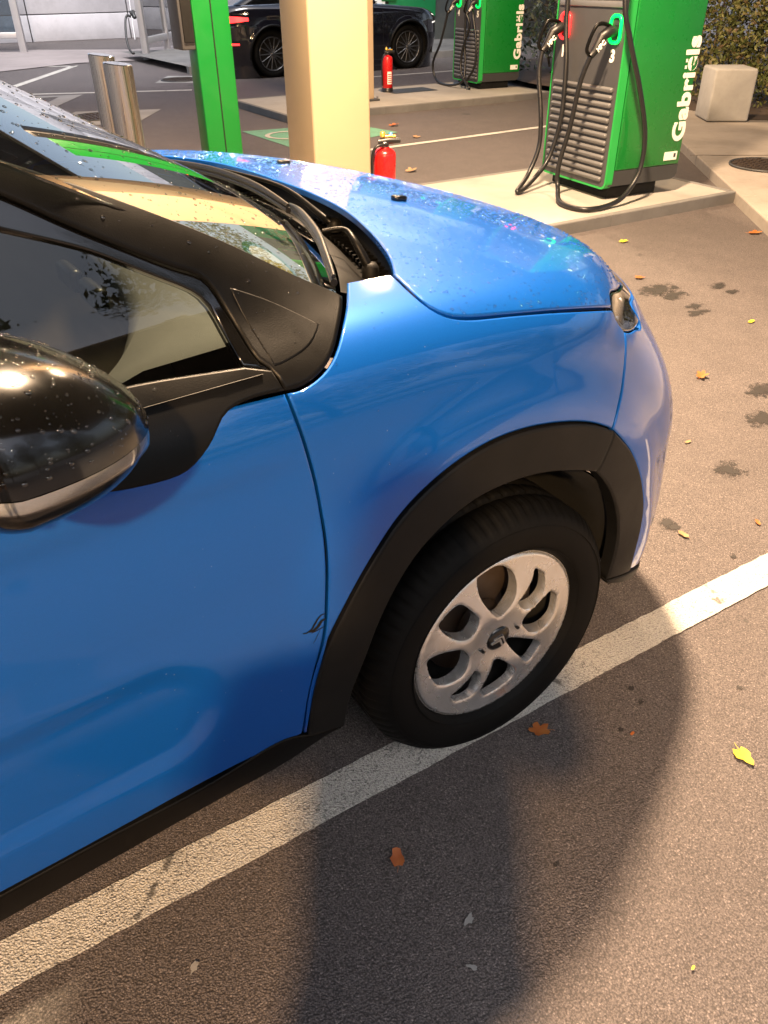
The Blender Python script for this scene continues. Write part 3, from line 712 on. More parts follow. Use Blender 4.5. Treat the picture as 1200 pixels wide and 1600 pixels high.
LIP0=px((945,905))[0]
# front splitter below the bumper
lipo=[LIP0,clad_front[-1]]+b_low[1:]
lipu=[S(p[0],p[1]+.012,p[2]-(.012 if k==0 else .034)) for k,p in enumerate(lipo)]
G=panel_geo([lipo[:2],lipo[1:],[lipo[-1],lipu[-1]],lipu[::-1],[lipu[0],lipo[0]]],Side,off=.005,h=.02,thick=.03,keep=mid)
put('front_lip',both(G),'plastic',car)
# wheel arch trim, front and rear piece
ai=np.array(arch_in)
G=panel_geo([arch_out,[arch_out[-1]]+arch_low[1:],[arch_low[-1],arch_in[-1]],arch_in[::-1],[arch_in[0],bump_cut[-1]]],Side,off=.007,gap=.0012,bev=.005,drop=.004,thick=.03,h=.02)
put('arch_trim',G,'plastic',car); put('arch_trim',mirror_geo(G),'plastic',car)
af=px((929,737),(945,757),(957,785),(962,815),(960,850),(950,890),(945,905))
G=panel_geo([clad_front,[clad_front[-1],af[-1]],af[::-1],[af[0],clad_front[0]]],Side,off=.006,gap=.0012,bev=.005,drop=.004,thick=.03,h=.02)
put('bumper_arch_trim',G,'plastic',car); put('bumper_arch_trim',mirror_geo(G),'plastic',car)
# doors
DB=[door_cut[-1]]+[sp3(x,.346) for x in (-.6,-.8,-1.0,-1.2,-1.42)]
belt=[sp3(-1.42,.985),sp3(-1.1,.985),sp3(-.8,.983),sp3(-.55,.978),door_cut[0]]
G=panel_geo([door_cut,DB,[DB[-1],sp3(-1.42,.5),sp3(-1.42,.7),sp3(-1.42,.9),belt[0]],belt],Side,h=.016)
door=put('front_door',G,'blue',car); doorl=put('front_door',mirror_geo(G),'blue',car)
for mir,dd in ((False,door),(True,doorl)):
    m=MB(); p0=np.array(sp3(-1.13,.86)); p1=np.array(sp3(-1.36,.87)); y0=-.035
    pts=[p0+[0,.006,0],p0+[-.015,y0*.8,0],p0+[-.06,y0,.004],p1+[.06,y0,.002],p1+[.015,y0*.8,0],p1+[0,.006,0]]
    pts=[Vector((p[0],p[1] if not mir else 2*YC-p[1],p[2])) for p in pts]
    m.tube(cat_rom(pts,6),.013,10).build('door_handle',A_['blue'],dd)
# black scuff at the door edge
def scratch(l,w):
    q=np.array(px(*l)); N=grad(f_body,q); q=q+N*.0008; V=[]
    for i_,p_ in enumerate(q):
        t_=q[min(i_+1,len(q)-1)]-q[max(i_-1,0)]; sd=np.cross(t_,N[i_]); sd/=np.linalg.norm(sd); ww=w*(.35+.65*math.sin(math.pi*(i_+.4)/len(q))); V+=[p_+sd*ww,p_-sd*ww]
    MB().add(V,[(2*i_,2*i_+2,2*i_+3,2*i_+1) for i_ in range(len(q)-1)]).build('paint_scuff',A_['plastic'],door)
scratch([(508,958),(501,961),(496,967),(492,974),(487,983),(479,989),(473,990)],.0018)
scratch([(508,966),(502,970),(497,978),(490,985),(483,987)],.0030)
scratch([(507,978),(500,982),(493,986),(486,989)],.0012)
scratch([(500,984),(496,992),(493,999),(489,1005)],.0006)
# rear door and rear quarter
RB=[sp3(-1.43,.338),sp3(-1.8,.338),sp3(-2.05,.345)]; rt=[sp3(-2.05,.40),sp3(-2.11,.55),sp3(-2.22,.70),sp3(-2.36,.80),sp3(-2.36,.98)]
G=panel_geo([[sp3(-1.43,.985),sp3(-1.43,.8),sp3(-1.43,.6),sp3(-1.43,.338)],RB,[RB[-1]]+rt,[rt[-1],sp3(-1.9,.985),sp3(-1.43,.985)]],Side,h=.035)
rd=put('rear_door',G,'blue',car); rdl=put('rear_door',mirror_geo(G),'blue',car)
for mir,dd in ((False,rd),(True,rdl)):
    p0=np.array(sp3(-1.98,.875)); p1=np.array(sp3(-2.2,.885)); pts=[p0+[0,.006,0],p0+[-.02,-.03,0],p1+[.02,-.03,0],p1+[0,.006,0]]
    MB().tube(cat_rom([Vector((p[0],p[1] if not mir else 2*YC-p[1],p[2])) for p in pts],6),.013,10).build('door_handle',A_['blue'],dd)
arcr=[sp3(-2.54+.37*math.cos(a),.30+.37*math.sin(a)) for a in np.linspace(R(8),R(172),16)]
def T3(x,y,z): return tuple(to3(Side.to2([(x,y,z)]),Side,f_body)[0])
ql=[(-3.19,YC,z) for z in (.35,.6,.85,1.0)]
q1=[rt[-1]]+rt[::-1][1:-1]
G=panel_geo([[sp3(-2.37,.98),sp3(-2.37,.80),sp3(-2.23,.70),sp3(-2.12,.55),sp3(-2.06,.40),sp3(-2.06,.345)],[sp3(-2.06,.345),arcr[0]],arcr,[arcr[-1],sp3(-2.98,.32)],[sp3(-2.98,.32),sp3(-2.99,.6),sp3(-2.99,.85),sp3(-2.97,.98)],[sp3(-2.97,.98),sp3(-2.65,.99),sp3(-2.37,.98)]],Side,h=.04)
put('rear_quarter',G,'blue',car); put('rear_quarter',mirror_geo(G),'blue',car)
# tail: a closed rear face (never in the picture)
zs=np.linspace(.25,1.0,14); ys=np.linspace(0.02,2*YC-.02,34)
F=[]
gq=np.array([(y,z) for z in zs for y in ys]); lo=np.full(len(gq),-2.3); hi=np.full(len(gq),-3.6)
for _ in range(28):
    mm=(lo+hi)/2; v=f_body(np.stack([mm,gq[:,0],gq[:,1]],-1)); lo=np.where(v<0,mm,lo); hi=np.where(v<0,hi,mm)
V=np.stack([lo,gq[:,0],gq[:,1]],-1)
for i in range(len(zs)-1):
    for j in range(len(ys)-1):
        a=i*len(ys)+j; F.append((a,a+len(ys),a+len(ys)+1,a+1))
V=np.array(V); put('rear_bumper',(V,F,grad(f_body,V)),'blue',car)
# sill
sl0=[sp3(x,.3445) for x in (-.49,-.6,-.8,-1.0,-1.2,-1.7,-2.04)]
sl1=[arch_in[-1],sp3(-.425,.288),sp3(-.48,.276)]+[sp3(x,.272) for x in (-.6,-.8,-1.0,-1.2,-1.7,-2.09)]
G=panel_geo([[arch_low[-1]]+sl0,[sl0[-1],sl1[-1]],sl1[::-1],[sl1[0],arch_low[-1]]],Side,off=.004,gap=.001,bev=.004,drop=.003,thick=.05,h=.022)
put('sill_trim',G,'satin',car); put('sill_trim',mirror_geo(G),'satin',car)
# --- black parts round the glass
pil_top=px((0,243),(100,276),(200,312),(350,372),(485,435),(520,450),(538,459),f=f_u)
E0=[(-.86,.222,1.345),(-1.02,.235,1.395)]
def C3(p,f=f_u): return tuple(to3(rollc.to2([p]),rollc,f)[0])
pil_lo=px((0,305),(100,350),(200,391),(290,424),(320,437),(337,458),(352,482),(380,527),(408,566),(424,577),(446,612),f=f_u)
fend=px((538,459),(538,480),(533,510),(525,545),(510,575),(490,595),(470,607),(446,612),f=f_u)
rail_up=[C3((-1.0,.238,1.41)),C3((-.85,.225,1.35))]; rail_lo=[C3((-1.02,.215,1.345)),C3((-.85,.20,1.30))]
G=panel_geo([rail_up+pil_top,fend,pil_lo[::-1][:1]+pil_lo[::-1][1:]+rail_lo[::-1],[rail_lo[0],rail_up[0]]],rollc,f=f_u,gap=.0015,bev=.005,drop=.004,h=.02,thick=.02)
put('windscreen_pillar',G,'satin',car); put('windscreen_pillar',mirror_geo(G),'satin',car)
tri=px((357,447),(420,468),(500,506),(493,528),(475,550),(440,571),(429,574),(400,528),f=f_u)
G=panel_geo([tri[:3],tri[2:6],[tri[5],tri[6]],[tri[6],tri[7],tri[0]]],rollc,f=f_u,off=.0012,gap=.001,bev=.002,drop=.0012,thick=.004,h=.02)
put('quarter_panel',G,'satin',car); put('quarter_panel',mirror_geo(G),'satin',car)
# door window frame (ring) and glass
fr_out=[rail_lo[0],rail_lo[1]]+pil_lo
gl_top=[C3((-1.02,.2,1.315)),C3((-.85,.19,1.265))]+px((0,360),(75,377),(150,397),(220,424),(280,447),(310,462),(327,478),(345,508),(380,572),f=f_u)
gl_bot=px((380,572),(300,584),(215,598),f=f_u)+[C3((-.8,.085,1.018)),C3((-1.1,.08,1.02)),C3((-1.42,.08,1.02))]
doortop=[C3((-1.42,.2,1.345)),C3((-1.2,.205,1.35))]
frame_out=[C3((-1.42,.22,1.375)),C3((-1.2,.225,1.375))]+fr_out[:-2]
trim_lo=px((446,612),(420,617),(395,624),(370,635),(350,652),(335,685),(318,712),(295,736),(260,752),(215,763),(150,772),(95,774),f=f_u)+[C3((-.80,.02,.935)),C3((-.86,.03,.965)),C3((-1.0,.035,.980)),C3((-1.42,.035,.982))]
gt=[C3((-1.42,.215,1.335)),C3((-1.2,.215,1.335))]+gl_top
G=panel_geo([gt,gl_bot,[gl_bot[-1],C3((-1.42,.13,1.15)),gt[0]]],rollc,f=f_u,off=-.006,gap=.0,bev=.001,drop=.0,thick=.003,h=.03)
put('door_window',G,'carglass',door); put('door_window',mirror_geo(G),'carglass',doorl)
G=panel_geo([frame_out+[pil_lo[-2]],[pil_lo[-2],gl_bot[0]],gl_top[::-1]+[gt[1],gt[0]],[gt[0],frame_out[0]]],rollc,f=f_u,off=-.001,gap=.0012,bev=.003,drop=.002,thick=.018,h=.02)
put('window_frame',G,'gloss',door); put('window_frame',mirror_geo(G),'gloss',doorl)
G=panel_geo([[gl_bot[0],pil_lo[-2]],[pil_lo[-2],pil_lo[-1]],trim_lo,[trim_lo[-1],gl_bot[-1]],gl_bot[::-1]],rollc,f=f_u,off=.003,gap=.001,bev=.003,drop=.003,thick=.012,h=.018)
put('belt_trim',G,'satin',door); put('belt_trim',mirror_geo(G),'satin',doorl)
# rear windows, roof
rw=[C3((-1.46,.22,1.36)),C3((-1.9,.22,1.36)),C3((-2.4,.24,1.30)),C3((-2.62,.22,1.2)),C3((-2.5,.12,1.04)),C3((-2.0,.08,1.02)),C3((-1.46,.08,1.02))]
G=panel_geo([rw[:4],[rw[3],rw[4]],[rw[4],rw[5],rw[6]],[rw[6],C3((-1.46,.14,1.18)),rw[0]]],rollc,f=f_u,off=-.002,h=.05)
put('rear_window',G,'carglass',car); put('rear_window',mirror_geo(G),'carglass',car)
rwt=[C3((x,.16+0*x,1.0)) for x in (-1.44,)]
G=panel_geo([[C3((-1.44,.035,.985)),C3((-1.44,.1,1.1)),C3((-1.44,.22,1.38))],[C3((-1.44,.22,1.38)),C3((-1.9,.24,1.39)),C3((-2.5,.27,1.33)),C3((-2.85,.25,1.15)),C3((-2.95,.1,.99))],[C3((-2.95,.1,.99)),C3((-2.2,.04,.985)),C3((-1.44,.035,.985))]],rollc,f=f_u,off=-.006,h=.06)
put('rear_pillar',G,'satin',car); put('rear_pillar',mirror_geo(G),'satin',car)
wsedge=[C3((-1.0,.25,1.41)),C3((-.85,.235,1.36))]+pil_top
wtop=[C3((-1.0,.25,1.41)),C3((-.965,.4,1.44)),C3((-.94,.6,1.45)),C3((-.93,YC,1.46))]
G=panel_geo([wtop,[wtop[-1],C3((-1.6,YC,1.47)),C3((-2.3,YC,1.45)),C3((-2.8,YC,1.38))],[C3((-2.8,YC,1.38)),C3((-2.78,.5,1.36)),C3((-2.6,.29,1.33))],[C3((-2.6,.29,1.33)),C3((-1.9,.25,1.40)),C3((-1.4,.235,1.395)),C3((-1.0,.238,1.41))]],rollc,f=f_u,h=.05,keep=mid)
put('roof',both(G),'satin',car)
def wsb(y): return C3((-.017-.228*((YC-y)/.7)**2,y,1.05),f_cab)
bot=[pil_top[-1]]+[C3(p,f_cab) for p in px((510,440),f=f_cab)]+[wsb(y) for y in (.25,.35,.5,.65,.8,YC)]
bot=[C3(pil_top[-1],f_cab)]+[wsb(y) for y in (.19,.25,.35,.5,.65,.8,YC)]
G=panel_geo([wsedge[:-1]+[bot[0]],bot,[bot[-1],C3((-.4,YC,1.25),f_cab),C3((-.7,YC,1.4),f_cab),wtop[-1]],wtop[::-1]],rollc,f=f_scr,off=-.015,gap=-.006,bev=.001,drop=0,thick=.003,h=.02,keep=mid)
screen_o=put('windscreen',both(G),'screen',car)

# cowl tray under the bonnet's rear edge
yy=np.linspace(.20,2*YC-.20,61); V=[];nr=7
cy_=np.array([p[1] for p in cw]); cx_=np.array([p[0] for p in cw]); o_=np.argsort(cy_); hoodx=Sp(cy_[o_],cx_[o_])
for y in yy:
    q=min(y,2*YC-y); hx=float(hoodx(max(q,.216))); b=wsb(max(q,.19)); hz=zt(hx,q)[2]
    for k in range(nr):
        t=k/(nr-1); x=hx+.05+(b[0]-.015-hx-.05)*t
        z=(hz-.035)*(1-t)+(b[2]-.012)*t-.035*math.sin(math.pi*min(1,t*1.15))-(.012 if 1<k<4 else 0)
        V.append((x,y,z))
F=[(i*nr+k,i*nr+k+1,(i+1)*nr+k+1,(i+1)*nr+k) for i in range(len(yy)-1) for k in range(nr-1)]
m=MB().add(V,F,True); cowl_o=m.build('cowl_panel',A_['plastic'],car)
m=MB()
for i in range(4,56):      # intake louvre ribs
    y=yy[i]; a=Vector(V[i*nr+1]); b=Vector(V[i*nr+3]); m.box((a+b)/2+Vector((0,0,.003)),((a-b).length*.9,.006,.006))
m.build('intake_ribs',A_['satin'],cowl_o)['kind']='stuff'
# wipers: blades lie along the foot of the screen
def scr(y,d,up):
    q=min(y,2*YC-y); b=wsb(q); p=np.array(C3((b[0]-d,q,b[2]+.3*d),f_scr)); n=grad(f_scr,p[None])[0]; p=p+n*(up-.012)
    if y>YC: p[1]=2*YC-p[1]
    return Vector(p)
def wiper(bl,arm,nm='wiper'):
    w=empty(nm); w.parent=car
    m=MB(); P=cat_rom(bl,6); m.tube(P,.006,8); m.tube([p+Vector((0,0,.010)) for p in P],[.0035+.004*math.sin(math.pi*i/(len(P)-1)) for i in range(len(P))],8); m.build('blade',A_['cable'],w)
    m=MB(); P=cat_rom(arm,6); m.tube(P,[.010-.006*min(1,i/len(P)*1.6) for i in range(len(P))],8); m.build('arm',A_['satin'],w)
    m=MB(); m.lathe([(0,.016),(.010,.015),(.015,.008),(.016,-.01)],arm[0],(0,0,1),14); m.build('pivot_cap',A_['plastic'],w)
def cowlp(y,t,up):
    q=min(y,2*YC-y); i=int(np.argmin(abs(yy-y))); a=Vector(V[i*nr+int(round(t*(nr-1)))]); return a+Vector((0,0,up))
wiper([scr(.20,.02,.010),scr(.30,.035,.012),scr(.42,.04,.014),scr(.58,.035,.014),scr(.66,.03,.012)],[cowlp(.34,.45,.03),cowlp(.36,.6,.05),scr(.39,.0,.05),scr(.42,.035,.028)])
wiper([scr(.62,.05,.012),scr(.80,.06,.014),scr(1.0,.06,.014),scr(1.22,.04,.014)],[cowlp(.62,.4,.03),cowlp(.66,.5,.05),cowlp(.80,.7,.06),scr(.95,.055,.03)])
m=MB(); p=np.array(wsb(1.05)); m.box(Vector((p[0]+.05,1.05,p[2]-.015)),(.05,.035,.03),None,.006); m.build('washer_cap',A_['satin'],cowl_o)
# stickers inside the lower corner of the screen
def sticker(c,rx,ry,mat,nm,n=24,up=.0):
    q=np.array(px(c,f=f_scr)[0]); nn=grad(f_scr,q[None])[0]; q=q-nn*(.019-up); ex=Vector((0,1,0)); ex=(ex-Vector(nn)*ex.dot(Vector(nn))).normalized(); ey=Vector(nn).cross(ex)
    pts=[]
    for i in range(n):
        a=2*math.pi*i/n+(math.pi/4 if n==4 else 0); pts.append(Vector(q)+ex*math.cos(a)*rx+ey*math.sin(a)*ry)
    MB().add(pts,[tuple(range(n))]).build(nm,A_[mat],screen_o)
sticker((432,392),.058,.045,'greenpost','sticker'); sticker((432,392),.044,.034,'white','sticker_print',up=.0006); sticker((445,402),.026,.035,'leafy','permit_card',4,.0012)
# door mirror
def mirror_part(mir):
    M0=Vector((-.812,-.070,1.085)); mo=empty('door_mirror'); mo.parent=car
    sg=-1 if mir else 1
    def pt(a,b,s=1.0,dz=0):      # a round the vertical axis, b elevation
        cx,sx=math.cos(a),math.sin(a); cb,sb=math.cos(b),math.sin(b)
        e=lambda v,p:math.copysign(abs(v)**p,v)
        x=e(cx,.80)*e(cb,.75); y=e(sx,.85)*e(cb,.75); z=e(sb,.85)
        ax=.145 if x>0 else .062; az=.082 if z>0 else .080
        X=x*ax*(1-.12*z); Y=y*.128*(1-.10*z)*(1-.18*max(0,x)); Z=z*az*(1-.38*max(0,x)**2 if z>0 else 1-.15*max(0,x))-.012*x
        p=M0+Vector((X*s,Y*s,Z*s+dz)); 
        if mir: p.y=2*YC-p.y
        return p
    def shell(b0,b1,a0,a1,s,nm,mat,nb=14,na=40):
        Vv=[pt(a0+(a1-a0)*i/na,b0+(b1-b0)*j/nb,s) for j in range(nb+1) for i in range(na+1)]; w=na+1
        Fv=[(j*w+i,j*w+i+1,(j+1)*w+i+1,(j+1)*w+i) for j in range(nb) for i in range(na)]
        if mir: Fv=[tuple(reversed(f)) for f in Fv]
        return MB().add(Vv,Fv,True).build(nm,A_[mat],mo)
    shell(-.085,math.pi/2,-math.pi,math.pi,1.0,'mirror_cap','gloss',20,64)
    shell(-math.pi/2,-.07,-math.pi,math.pi,.965,'mirror_base','gloss',12,64)
    shell(-.27,-.10,-2.3,.25,.995,'turn_signal','lens',4,40)
    shell(-.26,-.11,-2.28,.23,.985,'signal_reflector','signal',4,40)
    m=MB(); gx=M0.x-.055
    pts=[(gx-.012,M0.y+.100*math.copysign(abs(math.cos(t))**.7,math.cos(t)),M0.z+.062*math.copysign(abs(math.sin(t))**.7,math.sin(t))) for t in np.linspace(0,2*math.pi,33)[:-1]]
    if mir: pts=[(p[0],2*YC-p[1],p[2]) for p in pts]
    m.add(pts,[tuple(range(32))]); m.build('mirror_glass',A_['mirrorg'],mo)
    a=Vector((-.79,-.02,1.03)); b=Vector((-.74,.02,.99)); c=Vector((-.70,.06,.975))
    P=[a,b,c]; P=[Vector((p.x,2*YC-p.y,p.z)) if mir else p for p in P]
    MB().tube(cat_rom(P,5),[.026,.026,.026,.026,.026,.027,.028,.029,.030,.031,.032],14).build('mirror_arm',A_['satin'],mo)
    return mo
mirror_part(False); mirror_part(True)
# ---- wheels
ST=-.0531; WC=np.array([0,.12,.30])+np.array([math.sin(ST),-math.cos(ST),0])*.09
ax_=np.array([math.cos(ST),math.sin(ST),0]); nx_=np.array([math.sin(ST),-math.cos(ST),0])
def wplane(l,dz=.014):      # photo outline of an opening, laid on the wheel's face
    d=rays(l); Wp=WC-nx_*dz; t=((Wp-CL)@nx_)/(d@nx_); P=CL+d*t[:,None]-Wp; return np.stack([P@ax_,P[:,2]],-1)
zz=lambda *l:[(620+a/4,780+b/4) for a,b in l]
holes_px=[zz((505,490),(545,447),(600,425),(660,415),(692,440),(703,500),(690,570),(650,640),(610,690),(575,690),(530,645),(505,580)),
 zz((862,432),(888,452),(880,540),(832,608),(765,642),(737,628),(790,560),(838,490)),
 zz((955,568),(962,620),(940,700),(880,762),(810,785),(768,770),(790,705),(865,632)),
 zz((690,862),(780,850),(855,868),(828,930),(782,982),(722,940),(680,892)),
 zz((600,990),(650,992),(690,1028),(682,1082),(600,1150),(512,1196),(528,1130),(567,1045)),
 zz((472,1050),(468,1130),(425,1200),(332,1232),(378,1170),(432,1100)),
 zz((395,925),(395,1000),(352,1072),(270,1122),(212,1115),(188,1025),(240,975),(320,938)),
 zz((262,795),(330,705),(400,658),(462,708),(442,785),(390,832),(320,832))]
wheel=empty('wheel'); wheel.parent=car
WM=Matrix((tuple(ax_),(0,0,1),tuple(-nx_))).transposed()     # local: x along, y up, z inboard
WM=WM.to_4x4(); WM.translation=Vector(WC); wheel.matrix_local=WM
# (local z points inboard, so the outer face is at -z)
RR=.2035; circ=np.array([(math.cos(a)*RR,math.sin(a)*RR) for a in np.linspace(0,2*math.pi,97)[:-1]])
Hs=[];His=[]; DZ=.012
for l in holes_px:
    f0=wplane(l,0.0); f1=wplane(l,DZ)
    if np.sum(f0[:,0]*np.roll(f0[:,1],-1)-np.roll(f0[:,0],-1)*f0[:,1])<0: f0=f0[::-1]; f1=f1[::-1]
    sp_=lambda q:np.array([(v.x,v.y) for v in cat_rom([Vector((a,b,0)) for a,b in q],5,True)])
    f0=sp_(f0); f1=sp_(f1); tg=np.roll(f0,-1,0)-np.roll(f0,1,0); nn_=np.stack([tg[:,1],-tg[:,0]],-1); nn_/=np.linalg.norm(nn_,axis=1)[:,None]
    v_=(f1-f0).mean(0); v_/=np.linalg.norm(v_); s_=sstep(-.25,.35,nn_@v_)[:,None]
    H=(f0*(1-s_)+(f1+nn_*.0035)*s_); Hi=(f1+nn_*.002)*(1-s_)+f1*s_
    k=np.minimum(1,.1945/np.hypot(H[:,0],H[:,1]))[:,None]; Hs.append(H*k); His.append(Hi*k)
V2,F=cdt(circ,.005,Hs,.6)
def cover_z(p):
    r=np.hypot(p[:,0],p[:,1]); z=-.004-.010*sstep(.02,.09,r)+.012*sstep(.09,.19,r)
    d=np.full(len(p),9.)
    for H in Hs: d=np.minimum(d,np.linalg.norm(p[:,None]-H[None],axis=2).min(1))
    z=z+.0028*(1-sstep(0,.0045,d)); z=z+np.where(r>.198,.008*(r-.198)/.0055,0); return z
Z=cover_z(V2); V3=[(a,b,z) for (a,b),z in zip(V2,Z)]
m=MB().add(V3,[tuple(reversed(f)) if np.cross(V2[f[1]]-V2[f[0]],V2[f[2]]-V2[f[0]])>0 else tuple(f) for f in F],True)
for H,Hi in zip(Hs,His):        # walls of the openings run back and inwards
    n=len(H); z=cover_z(H)
    a=[(x,y,zq) for (x,y),zq in zip(H,z)]; b=[(x,y,DZ+.002) for x,y in Hi]
    m.add(a+b,[(i,(i+1)%n,n+(i+1)%n,n+i) for i in range(n)],True)
m.lathe([(RR,.004),(RR,.020),(.196,.024)],(0,0,0),(0,0,1),96)
cover=m.build('wheel_cover',A_['silver'],wheel)
m=MB(); m.lathe([(0,-.010),(.022,-.0095),(.029,-.006),(.031,.004)],(0,0,0),(0,0,1),32); m.build('hub_cap',A_['gloss'],wheel)
m=MB()              # the double chevron on the hub
ang=R(-32)
for k in (0,1):
    y0=-.0135+k*.0105
    pts=[(-.018,y0),(-.0165,y0-.001),(0,y0+.0105),(.0165,y0-.001),(.018,y0),(.0178,y0+.0018),(0,y0+.0162),(-.0178,y0+.0018)]
    pts=[(x*math.cos(ang)-y*math.sin(ang),x*math.sin(ang)+y*math.cos(ang)) for x,y in pts]
    n=len(pts); a=[(x,y,-.0125) for x,y in pts]; b=[(x,y,-.006) for x,y in pts]
    m.add(a+b,[(7,6,2,1,0),(6,5,4,3,2)]+[(i,n+i,n+(i+1)%n,(i+1)%n) for i in range(n)])
m.build('chevron_badge',A_['silver'],wheel)
for H_ in ((.045,.012),(-.044,-.010)): MB().cyl((H_[0],H_[1],-.014),(H_[0],H_[1],.0),.0035,10).build('clip_hole',A_['void'],wheel)
MB().lathe([(0,.11),(.196,.11),(.197,.03)],(0,0,0),(0,0,1),48).build('wheel_back',A_['void'],wheel)  # near-black plate added behind the cover so its openings look shaded
m=MB(); m.lathe([(.03,.070),(.13,.070),(.13,.082),(.03,.082)],(0,0,0),(0,0,1),48); m.lathe([(.0,.02),(.045,.022),(.055,.06)],(0,0,0),(0,0,1),32); m.build('brake_disc',A_['disc'],wheel)
m=MB(); m.box((.10,.07,.07),(.06,.12,.05),None,.01); m.build('brake_caliper',A_['disc'],wheel)
m=MB(); m.lathe([(.200,.02),(.190,.03),(.180,.08),(.185,.18)],(0,0,0),(0,0,1),64); m.build('steel_rim',A_['void'],wheel)
# tyre
prof=[(.199,.016),(.2045,.004),(.212,-.008),(.226,-.0145),(.245,-.018),(.262,-.0185),(.276,-.014),(.288,-.004),(.2955,.008),(.300,.016),(.3035,.024),(.3045,.036),(.3045,.052),(.2975,.054),(.2975,.062),(.305,.064),(.305,.094),(.2975,.096),(.2975,.104),(.305,.106),(.305,.134),(.2975,.136),(.2975,.142),(.304,.144),(.303,.160),(.297,.172),(.27,.186),(.20,.17)]
NS=360; Vt=[]
for j,(r,h) in enumerate(prof):
    for i in range(NS):
        t=2*math.pi*i/NS; rr=r
        if 8<=j<=12 and i%5==0: rr-=.004
        if j==7 and i%5==0: rr-=.002
        if 15<=j<=16 and (i+2)%6==0: rr-=.006
        if j in(4,5) and abs(math.sin(t*.5+.3))>.999: rr+=0
        x,y=math.cos(t)*rr,math.sin(t)*rr
        Vt.append((x,max(y,-.297),h))
Ft=[(j*NS+i,(j+1)*NS+i,(j+1)*NS+(i+1)%NS,j*NS+(i+1)%NS) for j in range(len(prof)-1) for i in range(NS)]
m=MB().add(Vt,Ft,True)
for rr in (.2165,.2705):   # moulded rings of the sidewall
    m.lathe([(rr-.0012,-.010 if rr<.22 else -.0155),(rr,-.0135 if rr<.22 else -.0185),(rr+.0012,-.010 if rr<.22 else -.0155)],(0,0,0),(0,0,1),144)
m.build('tyre',A_['rubber'],wheel)
for x,left in ((-2.54,False),(0,True),(-2.54,True)):
    w=copy_tree(wheel,car); mm=Matrix.Rotation(math.pi if left else 0,4,'Z')
    base=Matrix((tuple((1,0,0)),(0,0,1),(0,1,0))).transposed().to_4x4(); mm=mm@base; mm.translation=Vector((x,.03 if not left else 2*YC-.03,.30)); w.matrix_local=mm
# wheel wells, hidden inner body, floor
for cx,cz,rr,left in ((-.06,.32,.385,0),(-2.54,.30,.37,0),(-.06,.32,.385,1),(-2.54,.30,.37,1)):
    m=MB(); n=40; V_=[];
    prof_=[(rr+.012,.012),(rr-.006,.05),(rr-.004,.10),(rr+.004,.16),(rr+.004,.33)]
    for r_,y in prof_:
        for i in range(n+1):
            a=R(4)+(R(172))*i/n; V_.append((cx+math.cos(a)*r_,y if not left else 2*YC-y,max(cz+math.sin(a)*r_,.30)))
    w=n+1; m.add(V_,[(j*w+i,j*w+i+1,(j+1)*w+i+1,(j+1)*w+i) for j in range(len(prof_)-1) for i in range(n)],True)
    yb=.33 if not left else 2*YC-.33; m.add([(cx+math.cos(R(4)+R(172)*i/n)*(rr+.004),yb,max(cz+math.sin(R(4)+R(172)*i/n)*(rr+.004),.15)) for i in range(n+1)],[tuple(range(n+1))])
    m.build('wheel_well',A_['void'],car)
ns,nt=190,40; ss=np.linspace(-3.02,R(113)*.6,ns); g2=[]
tt=np.linspace(-.215,R(62)*.6,nt); q=np.array([(s_,t_) for s_ in ss for t_ in tt]); Vb=to3(q,Side,f_body); Nb_=grad(f_body,Vb); Vb=Vb-Nb_*.017
F=[]
for i in range(ns-1):
    for j in range(nt-1):
        ids=(i*nt+j,(i+1)*nt+j,(i+1)*nt+j+1,i*nt+j+1); c=Vb[list(ids)].mean(0)
        if math.hypot(c[0]+.06,c[2]-.32)<.415 or math.hypot(c[0]+2.54,c[2]-.30)<.40: continue
        if c[0]<.02 and c[2]>.955 and c[1]>.10: continue
        if c[0]<-.30 and c[2]>.965: continue
        if c[0]>.30 and c[2]>.80 and c[1]<.24: continue
        F.append(ids)
put('inner_body',both((Vb,F,Nb_)),'void',car)
m=MB(); m.box((-1.25,YC,.225),(3.5,1.45,.03)); m.box((.45,YC,.24),(.5,1.1,.03)); m.build('floor_pan',A_['void'],car)
# cabin
m=MB()
def loft(m,secs):
    n=len(secs[0]); V_=[p for s_ in secs for p in s_]; m.add(V_,[(i*n+k,i*n+k+1,(i+1)*n+k+1,(i+1)*n+k) for i in range(len(secs)-1) for k in range(n-1)],True); return m
secs=[]
for y in np.linspace(.17,2*YC-.17,25):
    e=abs(y-YC)/.7; b=wsb(min(y,2*YC-y)); x0=b[0]-.03-.06*e**4; hump=.03*math.exp(-((y-1.25)/.2)**2)
    secs.append([(x0,y,.985),(x0-.10,y,1.0+hump*.3),(x0-.24,y,.995+hump),(x0-.34,y,.965+hump),(x0-.37,y,.93),(x0-.36,y,.86),(x0-.30,y,.78),(x0-.22,y,.55),(x0-.1,y,.40)])
loft(m,secs); dash=m.build('dashboard',A_['trimgrey'],car)
for y in (.24,.80,.95,1.50):
    m=MB(); m.box((-.60 if y<.5 or y>1.3 else -.452,y,.90),(.03,.11,.05),None,.012); m.build('air_vent',A_['satin'],dash)
for y in (.48,1.27):
    s_=empty('front_seat'); s_.parent=car
    MB().box((-1.12,y,.50),(.52,.50,.16),None,.06,4).build('seat_cushion',A_['seat'],s_)
    MB().box((-1.42,y,.80),(.14,.48,.62),Matrix.Rotation(R(-18),3,'Y'),.055,4).build('seat_back',A_['seat'],s_)
    MB().box((-1.52,y,1.19),(.10,.27,.17),Matrix.Rotation(R(-12),3,'Y'),.045,4).build('headrest',A_['seat'],s_)
m=MB(); M4=Matrix.Translation((-.80,1.27,.93))@Matrix.Rotation(R(65),4,'Y')
